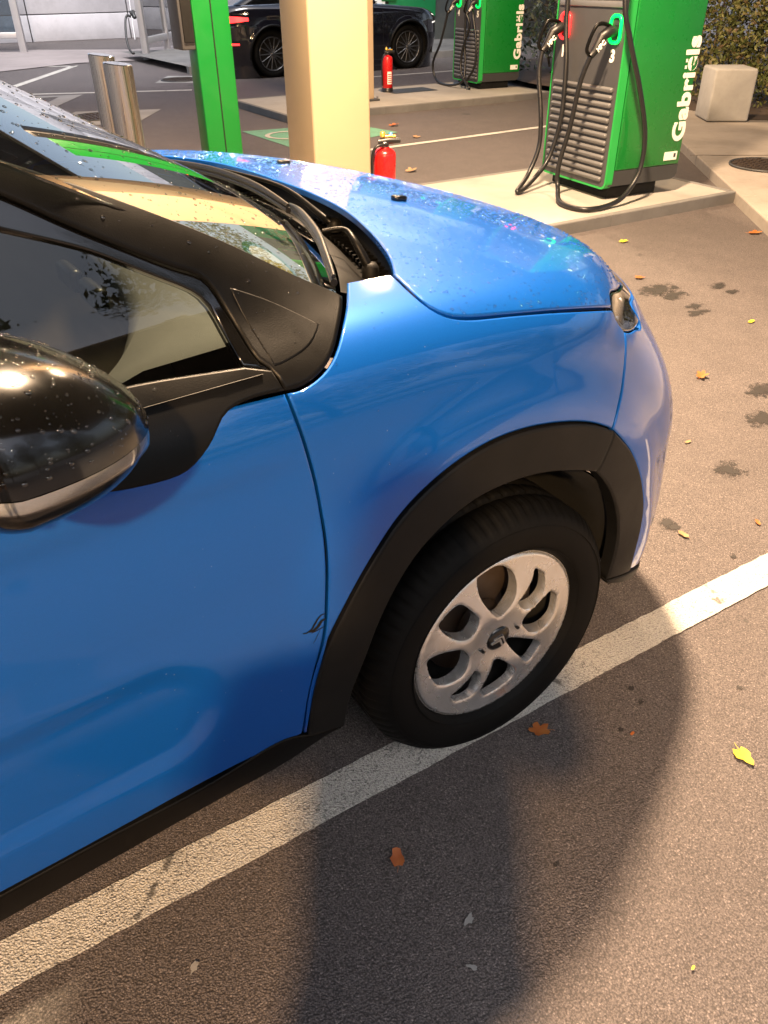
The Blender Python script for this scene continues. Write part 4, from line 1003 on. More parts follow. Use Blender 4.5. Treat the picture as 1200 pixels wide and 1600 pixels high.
m.tube([M4@Vector((math.cos(a)*.175,math.sin(a)*.18,0)) for a in np.linspace(0,2*math.pi,49)],.015,10,False); m.box(M4@Vector((0,0,-.02)),(.10,.12,.05),M4.to_3x3(),.02,3)
for a in (0,2.1,-2.1): m.tube([M4@Vector((0,0,-.01)),M4@Vector((math.sin(a)*.17+0,math.cos(a)*.17,0))],.014,8)
m.build('steering_wheel',A_['trimgrey'],car)
for left in (0,1):
    m=MB(); V_=[];xs=np.linspace(-.46,-2.4,20)
    for x in xs:
        for y,z in ((.055,1.0),(.085,.99),(.10,.93),(.085,.75),(.12,.68),(.12,.62),(.07,.55),(.06,.30)):
            V_.append((x,y if not left else 2*YC-y,z))
    m.add(V_,[(i*8+k,i*8+k+1,(i+1)*8+k+1,(i+1)*8+k) for i in range(19) for k in range(7)],True); m.build('door_card',A_['trimgrey'],car)
MB().box((-1.7,YC,.60),(.02,1.4,.7)).build('rear_bulkhead',A_['seat'],car)
MB().box((-.60,YC,1.335),(.03,.22,.06),Matrix.Rotation(R(20),3,'Y'),.012).build('rear_view_mirror',A_['trimgrey'],car)
# ---- rain drops
def drops(obj,dens,r0,r1,keepf,seed,name='water_drops'):
    rg=np.random.default_rng(seed); me=obj.data; me.calc_loop_triangles(); mw=np.array(obj.matrix_world)
    v=np.array([x.co for x in me.vertices]); T=np.array([t.vertices for t in me.loop_triangles]); a,b,c=v[T[:,0]],v[T[:,1]],v[T[:,2]]
    nrm=np.cross(b-a,c-a); ar=np.linalg.norm(nrm,axis=1)/2; nrm/=np.maximum(2*ar,1e-12)[:,None]
    n=int(ar.sum()*dens); k=rg.choice(len(T),n,p=ar/ar.sum()); u=rg.random((n,2)); u=np.where(u.sum(1,keepdims=True)>1,1-u,u)
    P=a[k]+(b-a)[k]*u[:,:1]+(c-a)[k]*u[:,1:]; N=nrm[k]; ok=keepf(P,N); P,N=P[ok],N[ok]; n=len(P)
    r=r0+(r1-r0)*rg.random(n)**3.2
    t=np.cross(N,[.31,.2,.93]); t/=np.linalg.norm(t,axis=1)[:,None]; s_=np.cross(N,t)
    S_=8; an=np.arange(S_)*2*math.pi/S_; Vv=[];
    st=1+.35*rg.random(n)
    ring=lambda q,h:P[:,None]+r[:,None,None]*(t[:,None]*(np.cos(an)*q)[None,:,None]*st[:,None,None]+s_[:,None]*(np.sin(an)*q)[None,:,None])+(N*r[:,None]*h)[:,None]
    A1,B1=ring(1,.0),ring(.72,.38); top=(P+N*r[:,None]*.55)[:,None]
    V_=np.concatenate([A1,B1,top],1).reshape(-1,3); per=2*S_+1
    f=[(i,(i+1)%S_,S_+(i+1)%S_,S_+i) for i in range(S_)]+[(S_+i,S_+(i+1)%S_,2*S_) for i in range(S_)]
    me2=bpy.data.meshes.new(name); 
    F=[tuple(o*per+i for i in q) for o in range(n) for q in f]
    me2.from_pydata(V_.tolist(),[],F); me2.polygons.foreach_set('use_smooth',[True]*len(F)); me2.update()
    o=link(name,me2,A_['drop'],obj); o['kind']='stuff'; return o
drops(hood,7500,.0008,.0030,lambda P,N:(N[:,2]>.45),1)
for ch in list(car.children):
    if ch.name.split('.')[0]=='windscreen_pillar' and ch.data.vertices[0].co.y<YC: drops(ch,900,.0008,.0030,lambda P,N:(N[:,2]>.1),2)
    if ch.name.split('.')[0]=='quarter_panel' and ch.data.vertices[0].co.y<YC: drops(ch,1400,.0006,.002,lambda P,N:(N[:,2]>.1),3)
drops(screen_o,1600,.0008,.0030,lambda P,N:(N[:,2]>.3),4)
for ch in list(door.children):
    if ch.name.split('.')[0]=='belt_trim': drops(ch,600,.0006,.0018,lambda P,N:(N[:,2]>.1),5)
    if ch.name.split('.')[0]=='door_window': drops(ch,250,.0010,.0028,lambda P,N:(N[:,2]>.1),8)
bpy.context.view_layer.update()
for ch in [c for e_ in car.children for c in e_.children if c.name.split('.')[0]=='mirror_cap'][:1]: drops(ch,11000,.0007,.0028,lambda P,N:(N[:,2]>.15),6)
for ch in list(car.children):
    if ch.name.split('.')[0]=='fender' and ch.data.vertices[0].co.y<YC: drops(ch,420,.0005,.0016,lambda P,N:(N[:,2]>.2),7)

# ------------------------------------------------------------------ street furniture
def text_mesh(s,size,bold,name,mat,parent,M,ext=.0015,space=1.0):
    cu=bpy.data.curves.new(name,'FONT'); cu.body=s; cu.size=size; cu.offset=bold; cu.extrude=ext; cu.space_character=space; cu.align_x='LEFT'
    to=bpy.data.objects.new(name+'_tmp',cu); COL.objects.link(to); bpy.context.view_layer.update()
    me=bpy.data.meshes.new_from_object(to.evaluated_get(bpy.context.evaluated_depsgraph_get())); bpy.data.objects.remove(to)
    me.materials.clear(); o=link(name,me,A_[mat],parent); o.matrix_local=M; return o
def text_w(s,size,bold,space):
    cu=bpy.data.curves.new('w','FONT'); cu.body=s; cu.size=size; cu.offset=bold; cu.space_character=space
    to=bpy.data.objects.new('w',cu); COL.objects.link(to); bpy.context.view_layer.update(); me=bpy.data.meshes.new_from_object(to.evaluated_get(bpy.context.evaluated_depsgraph_get()))
    w=max(v.co.x for v in me.vertices); h=max(v.co.y for v in me.vertices); bpy.data.objects.remove(to); bpy.data.meshes.remove(me); return w,h
def add_dots(o,size,bold,space):      # the two dots of the e
    a=text_w('Gabri',size,bold,space)[0]; b=text_w('Gabrie',size,bold,space)[0]; c=(a+b)/2+.004; y=text_w('e',size,bold,space)[1]
    bm=bmesh.new(); bm.from_mesh(o.data); r=.0085
    for sx in (-1,1):
        for z in (.001,):
            cx=c+sx*.0165; cy_=y+.0165; vs=[bm.verts.new((cx+dx*r,cy_+dy*r*1.05,z)) for dx,dy in ((-1,-1),(1,-1),(1,1),(-1,1))]; bm.faces.new(vs)
    bm.to_mesh(o.data); bm.free()
def charger(loc,rz,nums,leds,label,cables,zb=.08):
    """local: front looks to -x, width along y, depth along x; origin under the front right corner"""
    t=empty('charging_station',(loc[0],loc[1],zb),rz); tag(t,label,'charging station',group='green charging stations')
    W,D,H=.76,.62,2.15
    MB().box((D*.42,W/2,.05),(D*.72,W*.86,.10),None,.006).build('plinth',A_['void'],t)
    m=MB()          # black skirt with a rounded lower back edge
    pr=[(.0,.09),(.0,.19),(D,.19),(D,.13),(D-.015,.105),(D-.05,.09)]
    n=len(pr); m.add([(x,.004,z) for x,z in pr]+[(x,W-.004,z) for x,z in pr],[tuple(range(n)),tuple(reversed(range(n,2*n)))]+[(i,n+i,n+(i+1)%n,(i+1)%n) for i in range(n)]); m.build('skirt',A_['darkgrey'],t)
    MB().box((D/2+.02,W/2,.19+(H-.19)/2),(D-.04,W,H-.19),None,.012,3).build('cabinet',A_['green'],t)
    # front: green rim round a grey plate
    def rrect(y0,y1,z0,z1,r,x,n=6):
        P=[]
        for cy_,cz_,a0 in ((y1-r,z0+r,-90),(y1-r,z1-r,0),(y0+r,z1-r,90),(y0+r,z0+r,180)):
            for i in range(n+1):
                a=R(a0+90*i/n); P.append((x,cy_+r*math.cos(a),cz_+r*math.sin(a)))
        return P
    a=rrect(.0,W,.07,H,.05,-.03); b=rrect(.0,W,.07,H,.05,.03); c=rrect(.014,W-.014,.084,H-.014,.04,-.03)
    n=len(a); m=MB(); m.add(a+b+c,[(i,(i+1)%n,n+(i+1)%n,n+i) for i in range(n)]+[(i,2*n+i,2*n+(i+1)%n,(i+1)%n) for i in range(n)]); m.build('front_rim',A_['greenedge'],t)
    m=MB(); m.add(rrect(.014,W-.014,.084,H-.014,.04,-.026),[tuple(reversed(range(n)))]); m.add(b,[tuple(range(n))]); m.build('front_plate',A_['grey'],t)
    for i in range(13):
        z=.135+i*.0465; m=MB(); m.box((-.034,W/2,z),(.024,W-.11,.028),Matrix.Rotation(R(-28),3,'Y'),.006); m.build('louvre',A_['slat'],t)
    MB().box((-.03,W/2,1.175),(.012,W-.06,.035),None,.004).build('display_edge',A_['slat'],t)
    MB().box((-.028,W/2,1.46),(.010,W-.16,.45),None,.004).build('display',A_['void'],t)
    for k,(yy_,led) in enumerate(zip((.105,.643),leds)):
        z0=1.04; P=rrect(yy_-.050,yy_+.050,z0-.075,z0+.075,.035,-.036); m=MB(); m.tube([Vector(p) for p in P]+[Vector(P[0])],.011,8,False); m.build('status_ring',A_[led],t)
        m=MB(); m.add(rrect(yy_-.042,yy_+.042,z0-.068,z0+.068,.03,-.031),[tuple(reversed(range(n)))]); m.build('socket',A_['darkgrey'],t)
        # plug with a loop handle
        pl=empty('plug'); pl.parent=t; o=Vector((-.03,yy_,z0-.01)); g=Vector((-.19,yy_+.03,z0-.15))
        MB().tube([o,o+Vector((-.05,0,.0)),o+Vector((-.10,.003,-.025)),g+Vector((.03,0,.03)),g],[.036,.036,.032,.026,.02],12).build('plug_body',A_['cable'],pl)
        h=[o+Vector((-.05,0,.03)),o+Vector((-.12,.0,.045)),o+Vector((-.17,.004,.02)),g+Vector((-.035,0,.05)),g+Vector((-.01,0,.01))]
        MB().tube(cat_rom(h,5),.012,8).build('plug_handle',A_['satin'],pl)
        d=(g-o-Vector((-.06,0,0))).normalized()
        T=Matrix((d,Vector((0,0,1)).cross(d)*0+Vector((.55,0,.83)),Vector((0,-1,0)))).transposed().to_4x4(); T.translation=o+Vector((-.155,-.036,-.115))
        T=Matrix.Translation(o+Vector((-.15,-.034,-.112)))@Matrix.Rotation(R(90),4,'X')@Matrix.Rotation(R(44),4,'Z')
        text_mesh('HPC',.038,.0015,'plug_lettering','white',pl,T,.003)
        if nums[k]: 
            T=Matrix.Translation((-.0275,yy_+.032,.855))@Matrix(((0,0,-1,0),(-1,0,0,0),(0,1,0,0),(0,0,0,1)))
            text_mesh(nums[k],.098,.004,'bay_number','white',t,T)
        MB().tube(cat_rom([g]+[Vector(p) for p in cables[k]],8),.0165,12).build('charging_cable',A_['cable'],t)
    # name along the back edge of the side, reading upwards
    T=Matrix.Translation((.612,-.0015,.345))@Matrix(((0,-1,0,0),(0,0,-1,0),(1,0,0,0),(0,0,0,1)))
    o=text_mesh('Gabriels',.15,.0062,'name_lettering','white',t,T,.001,1.08)
    add_dots(o,.15,.0062,1.08)
    xs=[v.co.x for v in o.data.vertices]; k=.645/(max(xs)-min(xs)); o.matrix_local=T@Matrix.Diagonal((k,1.0,1,1))
    MB().box((.525,-.003,.252),(.115,.004,.055)).build('notice_plate',A_['white'],t)
    MB().box((.56,-.0055,.255),(.018,.002,.026)).build('notice_mark',A_['darkgrey'],t)
    return t

RZ1=R(-10); CH1=(3.84,3.06); RZ2=R(-12); CH2=(7.45,8.50)
charger(CH1,RZ1,('3','1'),('ledg','ledr'),'green charging station numbered 3 with a red and a green ring',
 [[(-.215,.175,.74),(-.22,.225,.46),(-.235,.285,.20),(-.24,.26,.06),(-.38,.02,.02),(-.33,-.20,.018),(-.06,-.17,.03),(.10,-.13,.12),(.16,-.12,.25),(.145,-.12,.45),(.04,-.12,.72),(-.09,-.11,1.0),(-.15,-.08,1.25),(-.06,.02,1.9)],
  [(-.205,.665,.75),(-.20,.604,.49),(-.205,.585,.28),(-.30,.56,.10),(-.46,.45,.022),(-.36,.48,.04),(-.16,.55,.16),(-.09,.55,.32),(-.07,.53,.52),(-.065,.55,.82),(-.06,.61,1.15),(-.05,.63,1.9)]])
charger(CH2,RZ2,('5','4'),('ledg','ledg'),'far green charging station with two green rings, behind the near one',
 [[(-.16,.09,.75),(-.15,.28,.45),(-.16,.27,.20),(-.14,.05,.02),(-.12,.16,.10),(-.10,.0,.30),(-.10,.0,.6),(-.09,.14,.9),(-.06,.3,1.3),(-.05,.35,1.9)],
  [(-.22,.80,.54),(-.21,1.05,.25),(-.19,.95,.04),(-.21,.5,.02),(-.17,.2,.10),(-.12,.24,.3),(-.11,.30,.6),(-.10,.32,1.1),(-.06,.4,1.9)]])
# ---- beige pillars
def pillar(x,y,w,label,z=.076,h=4.62):
    t=empty('canopy_pillar',(x,y,z),STATION); tag(t,label,'pillar',group='beige canopy pillars')
    MB().box((0,0,(h-z)/2+.004),(w,w*.97,h-z-.008),None,.018,3).build('column',A_['beige'],t)
    MB().box((0,0,.012),(w+.10,w+.10,.024),None,.004).build('base_plate',A_['grey'],t)
    for sx in (-1,1):
        for sy in (-1,1): MB().cyl((sx*(w/2+.025),sy*(w/2+.025),.02),(sx*(w/2+.025),sy*(w/2+.025),.05),.014,6,smooth=False).build('anchor_bolt',A_['steel'],t)
    return t
pillar(1.865,3.585,.375,'wide beige pillar standing just behind the blue bonnet')
pillar(5.50,8.72,.375,'far beige pillar mostly hidden behind the near one')
# ---- green post with a dark screen
t=empty('payment_post',(1.262,3.80,0),STATION); tag(t,'green steel post with a dark screen on its left','post')
MB().box((0,0,1.05),(.205,.135,2.1),None,.006).build('post_body',A_['greenpost'],t); MB().box((.0,-.0685,1.05),(.006,.006,2.08)).build('post_seam',A_['void'],t)
MB().box((0,0,.01),(.3,.24,.02),None,.004).build('base_plate',A_['grey'],t)
MB().box((-.14,.02,1.65),(.075,.16,1.10),None,.006).build('screen_case',A_['grey'],t); MB().box((-.135,-.064,1.65),(.055,.01,1.03),None,.002).build('screen',A_['void'],t)
# ---- steel bollards with slanted tops
def bollard(x,y,h,r,label):
    t=empty('bollard',(x,y,0)); tag(t,label,'bollard',group='steel bollards')
    n=48; V=[];m=MB()
    zt_=lambda a,q:h+.010*q/r*math.cos(a-2.6)
    for k,(q,dz) in enumerate(((r,None),(r,0),(r-.004,.004),(0,.004))):
        for i in range(n):
            a=2*math.pi*i/n; V.append((math.cos(a)*q,math.sin(a)*q,0 if dz is None else zt_(a,q)+dz))
    m.add(V[:2*n],[(i,(i+1)%n,n+(i+1)%n,n+i) for i in range(n)],True); m.build('tube',A_['steel'],t)
    MB().add(V[n:],[(j*n+i,j*n+(i+1)%n,(j+1)*n+(i+1)%n,(j+1)*n+i) for j in range(2) for i in range(n)],False).build('slanted_cap',A_['chrome'],t)
    MB().lathe([(r+.03,.0),(r+.03,.012),(r,.016)],(0,0,0),(0,0,1),40).build('base_collar',A_['steel'],t)
bollard(.96,4.46,1.0,.083,'nearer brushed steel bollard with slanted top left of green post')
bollard(1.035,4.95,1.015,.080,'farther brushed steel bollard, half hidden behind the nearer bollard')
# ---- fire extinguishers
def extinguisher(x,y,z,label,rz):
    t=empty('fire_extinguisher',(x,y,z),rz); tag(t,label,'fire extinguisher',group='red fire extinguishers')
    r=.072
    MB().lathe([(0,.03),(r-.01,.03),(r,.045),(r,.395),(r-.004,.412),(r-.018,.428),(.034,.436),(.028,.445)],(0,0,0),(0,0,1),32).build('cylinder',A_['red'],t)
    MB().lathe([(r+.004,.0),(r+.004,.05),(r-.004,.055)],(0,0,0),(0,0,1),32).build('foot_ring',A_['cable'],t)
    MB().lathe([(.0,.475),(.024,.475),(.024,.435)],(0,0,0),(0,0,1),20).build('valve',A_['slat'],t)
    MB().tube([(-.04,0,.472),(.03,0,.480),(.10,0,.478)],[.022,.022,.015],10).build('lever',A_['cable'],t); MB().tube([(-.02,0,.50),(.03,0,.505),(.07,0,.502)],.009,8).build('carry_handle',A_['brass'],t)
    MB().lathe([(0,.535),(.016,.53),(.018,.505)],(-.012,0,0),(0,0,1),14).build('safety_cap',A_['brass'],t); MB().lathe([(0,.528),(.012,.524),(.014,.50)],(.040,.01,0),(0,0,1),14).build('seal',A_['bluecap'],t)
    MB().tube(cat_rom([(.02,-.02,.46),(-.06,-.05,.45),(-.085,-.035,.36),(-.082,-.03,.2),(-.08,-.03,.08)],6),.010,8).build('hose',A_['cable'],t)
    m=MB(); V=[]
    for j,zz_ in enumerate((.10,.25)):
        for i in range(9): a=R(-105+50*i/8); V.append((math.cos(a)*(r+.001),math.sin(a)*(r+.001),zz_))
    m.add(V,[(i,i+1,10+i,9+i) for i in range(8)]); m.build('paper_label',A_['white'],t)
    m=MB(); V=[]
    for k in range(5):
        for (z0,z1) in ((.115+.024*k,.125+.024*k),):
            b=len(V); 
            for zz_ in (z0,z1):
                for i in range(7): a=R(-98+38*i/6); V.append((math.cos(a)*(r+.002),math.sin(a)*(r+.002),zz_))
    for k in range(5): m.add(V[k*14:(k+1)*14],[(i,i+1,8+i,7+i) for i in range(6)])
    o=m.build('label_print',A_['red'],t); o['kind']='stuff'
extinguisher(2.30,3.62,.076,'red fire extinguisher behind the bonnet, right of near beige pillar',R(-30))
extinguisher(6.33,9.15,.076,'small far red fire extinguisher on far island, in front of black car',R(-20))
# ---- concrete block seat
b0,b1,b2=gp(1103,191,.08),gp(1168,191,.08),gp(1083,182,.08)
e1=(b1-b0)[:2]; L1=np.linalg.norm(e1); rz=math.atan2(e1[1],e1[0])
t=empty('concrete_block',(b0[0],b0[1],.083),rz); tag(t,'pale stained concrete block seat on the pavement before the hedge','bench')
bm_=MB(); bm_.box((L1/2,.24,.25),(L1,.48,.50),None,.025,3); bm_.build('block_body',A_['block'],t)
# ---- planting
def leafcloud(name,parent,mat,n,box,size,seed,shape):
    rg=np.random.default_rng(seed); P=np.empty((0,3))
    while len(P)<n:
        q=rg.random((n*3,3)); q=np.array(box[0])+q*(np.array(box[1])-np.array(box[0])); P=np.concatenate([P,q[shape(q,rg)]])
    P=P[:n]; A=rg.normal(size=(n,3)); A/=np.linalg.norm(A,axis=1)[:,None]; B=np.cross(A,rg.normal(size=(n,3))); B/=np.linalg.norm(B,axis=1)[:,None]; C=np.cross(A,B)
    s=(size*(.5+.9*rg.random(n)))[:,None]
    V=np.stack([P-B*s,P-C*s*.5+A*s*.12,P+B*s*1.1,P+C*s*.5+A*s*.12],1).reshape(-1,3)
    me=bpy.data.meshes.new(name); me.from_pydata(V.tolist(),[],[(4*i,4*i+1,4*i+2,4*i+3) for i in range(n)]); me.update()
    o=link(name,me,A_[mat],parent); o['kind']='stuff'; return o
def stems(parent,pts,seed,h):
    rg=random.Random(seed); 
    for (x,y) in pts:
        p=Vector((x,y,.05)); m=MB(); P=[p]
        for k in range(5): p=p+Vector((rg.uniform(-.1,.1),rg.uniform(-.1,.1),h/5)); P.append(p)
        m.tube(P,[.022-.003*k for k in range(6)],6)
        for k in range(1,6):
            for _ in range(3): m.tube([P[k],P[k]+Vector((rg.uniform(-.35,.35),rg.uniform(-.35,.35),rg.uniform(.05,.35)))],[.008,.003],5)
        m.build('stem',A_['bark'],parent)
def hedge(name,label,mat,c0,c1,w,h,n,size,seed,cat='hedge'):
    t=empty(name,(c0[0],c0[1],.08)); tag(t,label,cat); a=np.array(c0);b=np.array(c1);d=b-a;L=np.linalg.norm(d);d/=L;nn=np.array([-d[1],d[0]])
    def shape(q,rg):
        u=(q[:,:2])@d; v=(q[:,:2])@nn; z=q[:,2]
        bump=.22*np.sin(u*3.1+z*2)+.16*np.sin(u*7.3-z*5+1)+.12*np.sin(z*9+u*4)
        r=np.abs(v)/(w/2*(1+.3*bump)); ok=(u>0)&(u<L)&(r<1)&(z<h*(1+.12*bump))
        dens=np.where((r>.6)|(z>h*.8),1.,.25)*(.35+.65*(np.sin(u*11+z*13)+np.sin(u*5-z*17+v*9)>-.6))*np.where(z<.25,.35,1)
        return ok&(rg.random(len(q))<dens)
    lo=np.minimum(0,np.array([*(d*L),0])) -np.array([w,w,0]); hi=np.maximum(0,np.array([*(d*L),0]))+np.array([w,w,h*1.2])
    leafcloud('foliage',t,mat,n,(lo,hi),size,seed,shape)
    rg=random.Random(seed); pts=[tuple(d*L*(i+.5)/max(3,int(L*2))+nn*rg.uniform(-w*.25,w*.25)) for i in range(max(3,int(L*2)))]
    stems(t,pts,seed+1,h*.85)
hedge('hedge','clipped green and brown hedge at right behind the concrete block','hedge',(8.75,4.75),(11.6,3.0),1.1,1.75,22000,.030,11)
hedge('hedge','low leafy hedge behind the near green charging station','hedge',(8.95,6.0),(9.05,4.9),.9,1.6,9000,.030,12)
hedge('shrub','loose grey green shrub beside the far green charging station','shrub',(10.3,10.0),(9.6,6.4),1.2,1.6,8000,.042,13,'shrub')
# ---- trees behind the photographer, mirrored in the side window and paint
def tree(x,y,h,r,seed,label):
    t=empty('tree',(x,y,0)); tag(t,label,'tree',group='trees around the station'); rg=random.Random(seed)
    m=MB(); P=[Vector((0,0,0)),Vector((rg.uniform(-.1,.1),rg.uniform(-.1,.1),h*.3)),Vector((rg.uniform(-.2,.2),rg.uniform(-.2,.2),h*.65)),Vector((0,0,h*.9))]; m.tube(cat_rom(P,4),[.16-.010*i for i in range(13)],10)
    for k in range(14):
        a=rg.uniform(0,6.28); z=h*rg.uniform(.32,.8); m.tube([(0,0,z),(math.cos(a)*r*.4,math.sin(a)*r*.4,z+.4),(math.cos(a)*r*.8,math.sin(a)*r*.8,z+.7)],[.06,.035,.012],6)
    m.build('trunk',A_['bark'],t)
    cl=[(rg.gauss(0,r*.45),rg.gauss(0,r*.45),h*.58+rg.gauss(0,h*.19),r*rg.uniform(.28,.5)) for _ in range(22)]
    def shape(q,rgn):
        ok=np.zeros(len(q),bool)
        for a,b,c,d in cl: ok|=((q-np.array([a,b,c]))**2).sum(1)<d*d
        return ok
    leafcloud('crown',t,'hedge',15000,((-r*1.4,-r*1.4,h*.12),(r*1.4,r*1.4,h*1.1)),.075,seed,shape)
for (x,y,h,r,lb) in [(-10,-11,7.5,3.2,'broad tree behind the photographer, far to the left'),(-5,-12,8.5,3.4,'tall tree behind the photographer, left of centre'),(.5,-11.5,7.5,3.3,'tree straight behind the photographer'),(6,-12,8.5,3.4,'tall tree behind the photographer to the right'),(12,-9,8,3.2,'tree far to the right behind the photographer'),
    (14.5,3.5,8,3.0,'tall tree beyond the hedge at the right edge'),(15.5,8.5,9,3.3,'tallest tree beyond the hedge, behind far charging station'),(13.8,13.2,8.5,2.8,'tree beyond the far end of the hedge')]:
    tree(x,y,h,r,int(x*7+y*3)%97+60,lb)
# ---- wash bay screens far left
def screenbay(name,p0,p1,h,label):
    t=empty(name,(p0[0],p0[1],0)); tag(t,label,'glass screen',group='glazed wash bay screens')
    d=Vector((p1[0]-p0[0],p1[1]-p0[1],0)); L=d.length; rz=math.atan2(d.y,d.x); t.rotation_euler=(0,0,rz)
    n=2
    for i in range(n+1): MB().box((L*i/n,0,h/2),(.15 if i==0 else .09,.12,h),None,.008).build('frame_post',A_['alu'],t)
    for zz_ in (.34,h-.05): MB().box((L/2,0,zz_),(L-.1,.10,.12),None,.008).build('frame_rail',A_['alu'],t)
    for i in range(n): MB().box((L*(i+.5)/n,0,.40+(h-.5)/2),(L/n-.11,.014,h-.5)).build('pane',A_['bayglass'],t)
screenbay('wash_bay_screen',gp(230,94),gp(292,76),3.2,'aluminium framed glass screen left of the green post')
screenbay('wash_bay_screen',gp(38,82),gp(-70,84),3.2,'aluminium framed glass screen in the upper left corner')
# pressure lance hanging at the screen
q=gp(206,66); t=empty('wash_lance',(q[0]-1.25,q[1]-3.6,0)); tag(t,'black pressure washer lance and hose hanging before the concrete wall','hose')
lp=lambda x,y,d:Vector(CL+rays([(x,y)])[0]*d/(rays([(x,y)])[0]@CF))-t.location
D_=15.5
MB().tube(cat_rom([lp(204,26,D_),lp(199,24,D_),lp(196,32,D_),lp(197,55,D_),lp(201,74,D_),lp(207,83,D_),lp(210,82,D_)],8),.022,8).build('hose',A_['cable'],t)
MB().tube([lp(203,22,D_),lp(207,20,D_),lp(211,28,D_)],[.05,.06,.035],8).build('gun',A_['cable'],t)
MB().tube([lp(199,-20,D_),lp(205,22,D_),lp(211,62,D_)],.012,6).build('feed_line',A_['alu'],t)
MB().box(lp(198,-26,D_),(.3,.1,.12),None,.01).build('hanger_bracket',A_['alu'],t)
# ---- black SUV
def f_suv(P):
    x,y,z=P[...,0],P[...,1],P[...,2]; w=np.abs(y)
    Wd=np.interp(z,[.2,.4,.6,.8,.95,1.05,1.25],[.86,.925,.95,.95,.93,.90,.84])+.02*sstep(.52,.44,np.hypot(x-1.435,z-.37))+.02*sstep(.52,.44,np.hypot(x+1.435,z-.37))
    a=np.maximum(x-1.35,0)/np.interp(z,[.2,.5,.8,1.05],[.92,.98,.96,.85]); b=np.maximum(-1.35-x,0)/np.interp(z,[.2,.5,.8,1.1],[1.0,1.09,1.10,1.02])
    F1=(((w/Wd)**3.2+a**3.2+b**3.2)**(1/3.2)-1)*.88
    F2=(z-np.interp(x,[-2.4,-1.9,-.9,.6,1.1,1.8,2.3],[1.08,1.12,1.10,1.09,1.06,1.00,.90]))*.95
    return sm(F1,F2,.10)
def f_suvcab(P):
    x,y,z=P[...,0],P[...,1],P[...,2]; w=np.abs(y)
    F1=(w-(.82-.42*(z-1.05)))*.92; F2=(z-1.05-.55*(.95-x))*.87; F3=z-(1.60-.045*(x+.3)**2); F4=(z-1.06-.42*(x+2.15))*.9
    return sm(sm(sm(F1,F2,.06),F3,.06),F4,.08)
pf,pr=gp(640,108),gp(432,122); dv=(pf-pr)[:2]; rz=math.atan2(dv[1],dv[0]); cxy=(pf+pr)[:2]/2+np.array([-math.sin(rz),math.cos(rz)])*.90
suv=empty('parked_suv',(cxy[0],cxy[1],0),rz); suv.scale=(.905,.93,.93); tag(suv,'black coupe suv with red tail light parked behind the beige pillar','car')
def ray_shell(f,xs,ts,z0,excl,off=0):
    q=[(x,t_) for x in xs for t_ in ts]; q=np.array(q); o=np.stack([q[:,0],0*q[:,0],0*q[:,0]+z0],-1); d=np.stack([0*q[:,0],-np.cos(q[:,1]),np.sin(q[:,1])],-1)
    lo=np.full(len(q),.0);hi=np.full(len(q),1.6)
    for _ in range(24):
        m_=(lo+hi)/2; v=f(o+d*m_[:,None]); lo=np.where(v<0,m_,lo); hi=np.where(v<0,hi,m_)
    V=o+d*lo[:,None]; N=grad(f,V); nt_=len(ts); F=[]
    for i in range(len(xs)-1):
        for j in range(nt_-1):
            ids=(i*nt_+j,(i+1)*nt_+j,(i+1)*nt_+j+1,i*nt_+j+1); c=V[list(ids)].mean(0)
            if not excl(c): F.append(ids)
    return V+N*off,F,N
xs=np.concatenate([np.linspace(-2.43,-2.25,16),np.linspace(-2.23,2.18,130),np.linspace(2.2,2.329,14)])
archx=lambda c:math.hypot(abs(c[0])-1.435,c[2]-.37)<.43 and c[2]<.8 and abs(c[1])>.6
V,F,N=ray_shell(f_suv,xs,np.linspace(R(-42),R(222),150),.62,archx); link('suv_body',mesh_n('suv_body',V,F,N),A_['suv'],suv)
V,F,N=ray_shell(f_suvcab,np.linspace(-2.1,1.0,70),np.linspace(R(8),R(172),60),1.0,lambda c:c[2]<1.04); link('cabin_glass',mesh_n('cabin_glass',V,F,N),A_['gloss'],suv)
MB().box((0,0,.30),(4.2,1.5,.12)).build('underbody',A_['void'],suv)
for x in (-1.435,1.435):
    for sy in (-1,1):
        w=empty('wheel',(x,sy*.90,.37)); w.parent=suv; s_=sy
        m=MB(); m.lathe([(.265,-.01),(.30,.012),(.345,.008),(.365,-.02),(.37,-.05),(.37,-.19),(.35,-.215),(.27,-.22)],(0,0,0),(0,s_,0),56); m.build('tyre',A_['rubber'],w)
        m=MB(); m.lathe([(.262,-.015),(.268,.004),(.255,.004),(.245,-.03),(.24,-.15)],(0,0,0),(0,s_,0),56); m.lathe([(0,.0),(.035,-.002),(.045,-.02)],(0,0,0),(0,s_,0),20)
        for k in range(14):
            a=2*math.pi*k/14; m.tube([(math.cos(a)*.03,s_*-.012,math.sin(a)*.03),(math.cos(a+.03)*.25,s_*-.005,math.sin(a+.03)*.25)],[.012,.009],6)
        m.build('rim',A_['graphite'],w); m=MB(); m.lathe([(0,-.06),(.25,-.06)],(0,0,0),(0,s_,0),32); m.build('brake_disc',A_['void'],w)
        pts=[]
        for a in np.linspace(R(-8),R(188),26):
            P=np.array([[x+math.cos(a)*.435,0,.37+math.sin(a)*.435]]); lo,hi=0.,1.3
            for _ in range(24):
                mm=(lo+hi)/2; v=f_suv(P+np.array([[0,sy*mm,0]]))[0]; lo,hi=(mm,hi) if v<0 else (lo,mm)
            pts.append((P[0,0],sy*(lo+.002),P[0,2]))
        MB().tube(pts,.022,8).build('arch_trim',A_['satin'],suv)
        MB().lathe([(.44,.02),(.44,-.35),(0,-.35)],(x,sy*.90,.37),(0,sy,0),32).build('wheel_well',A_['void'],suv)
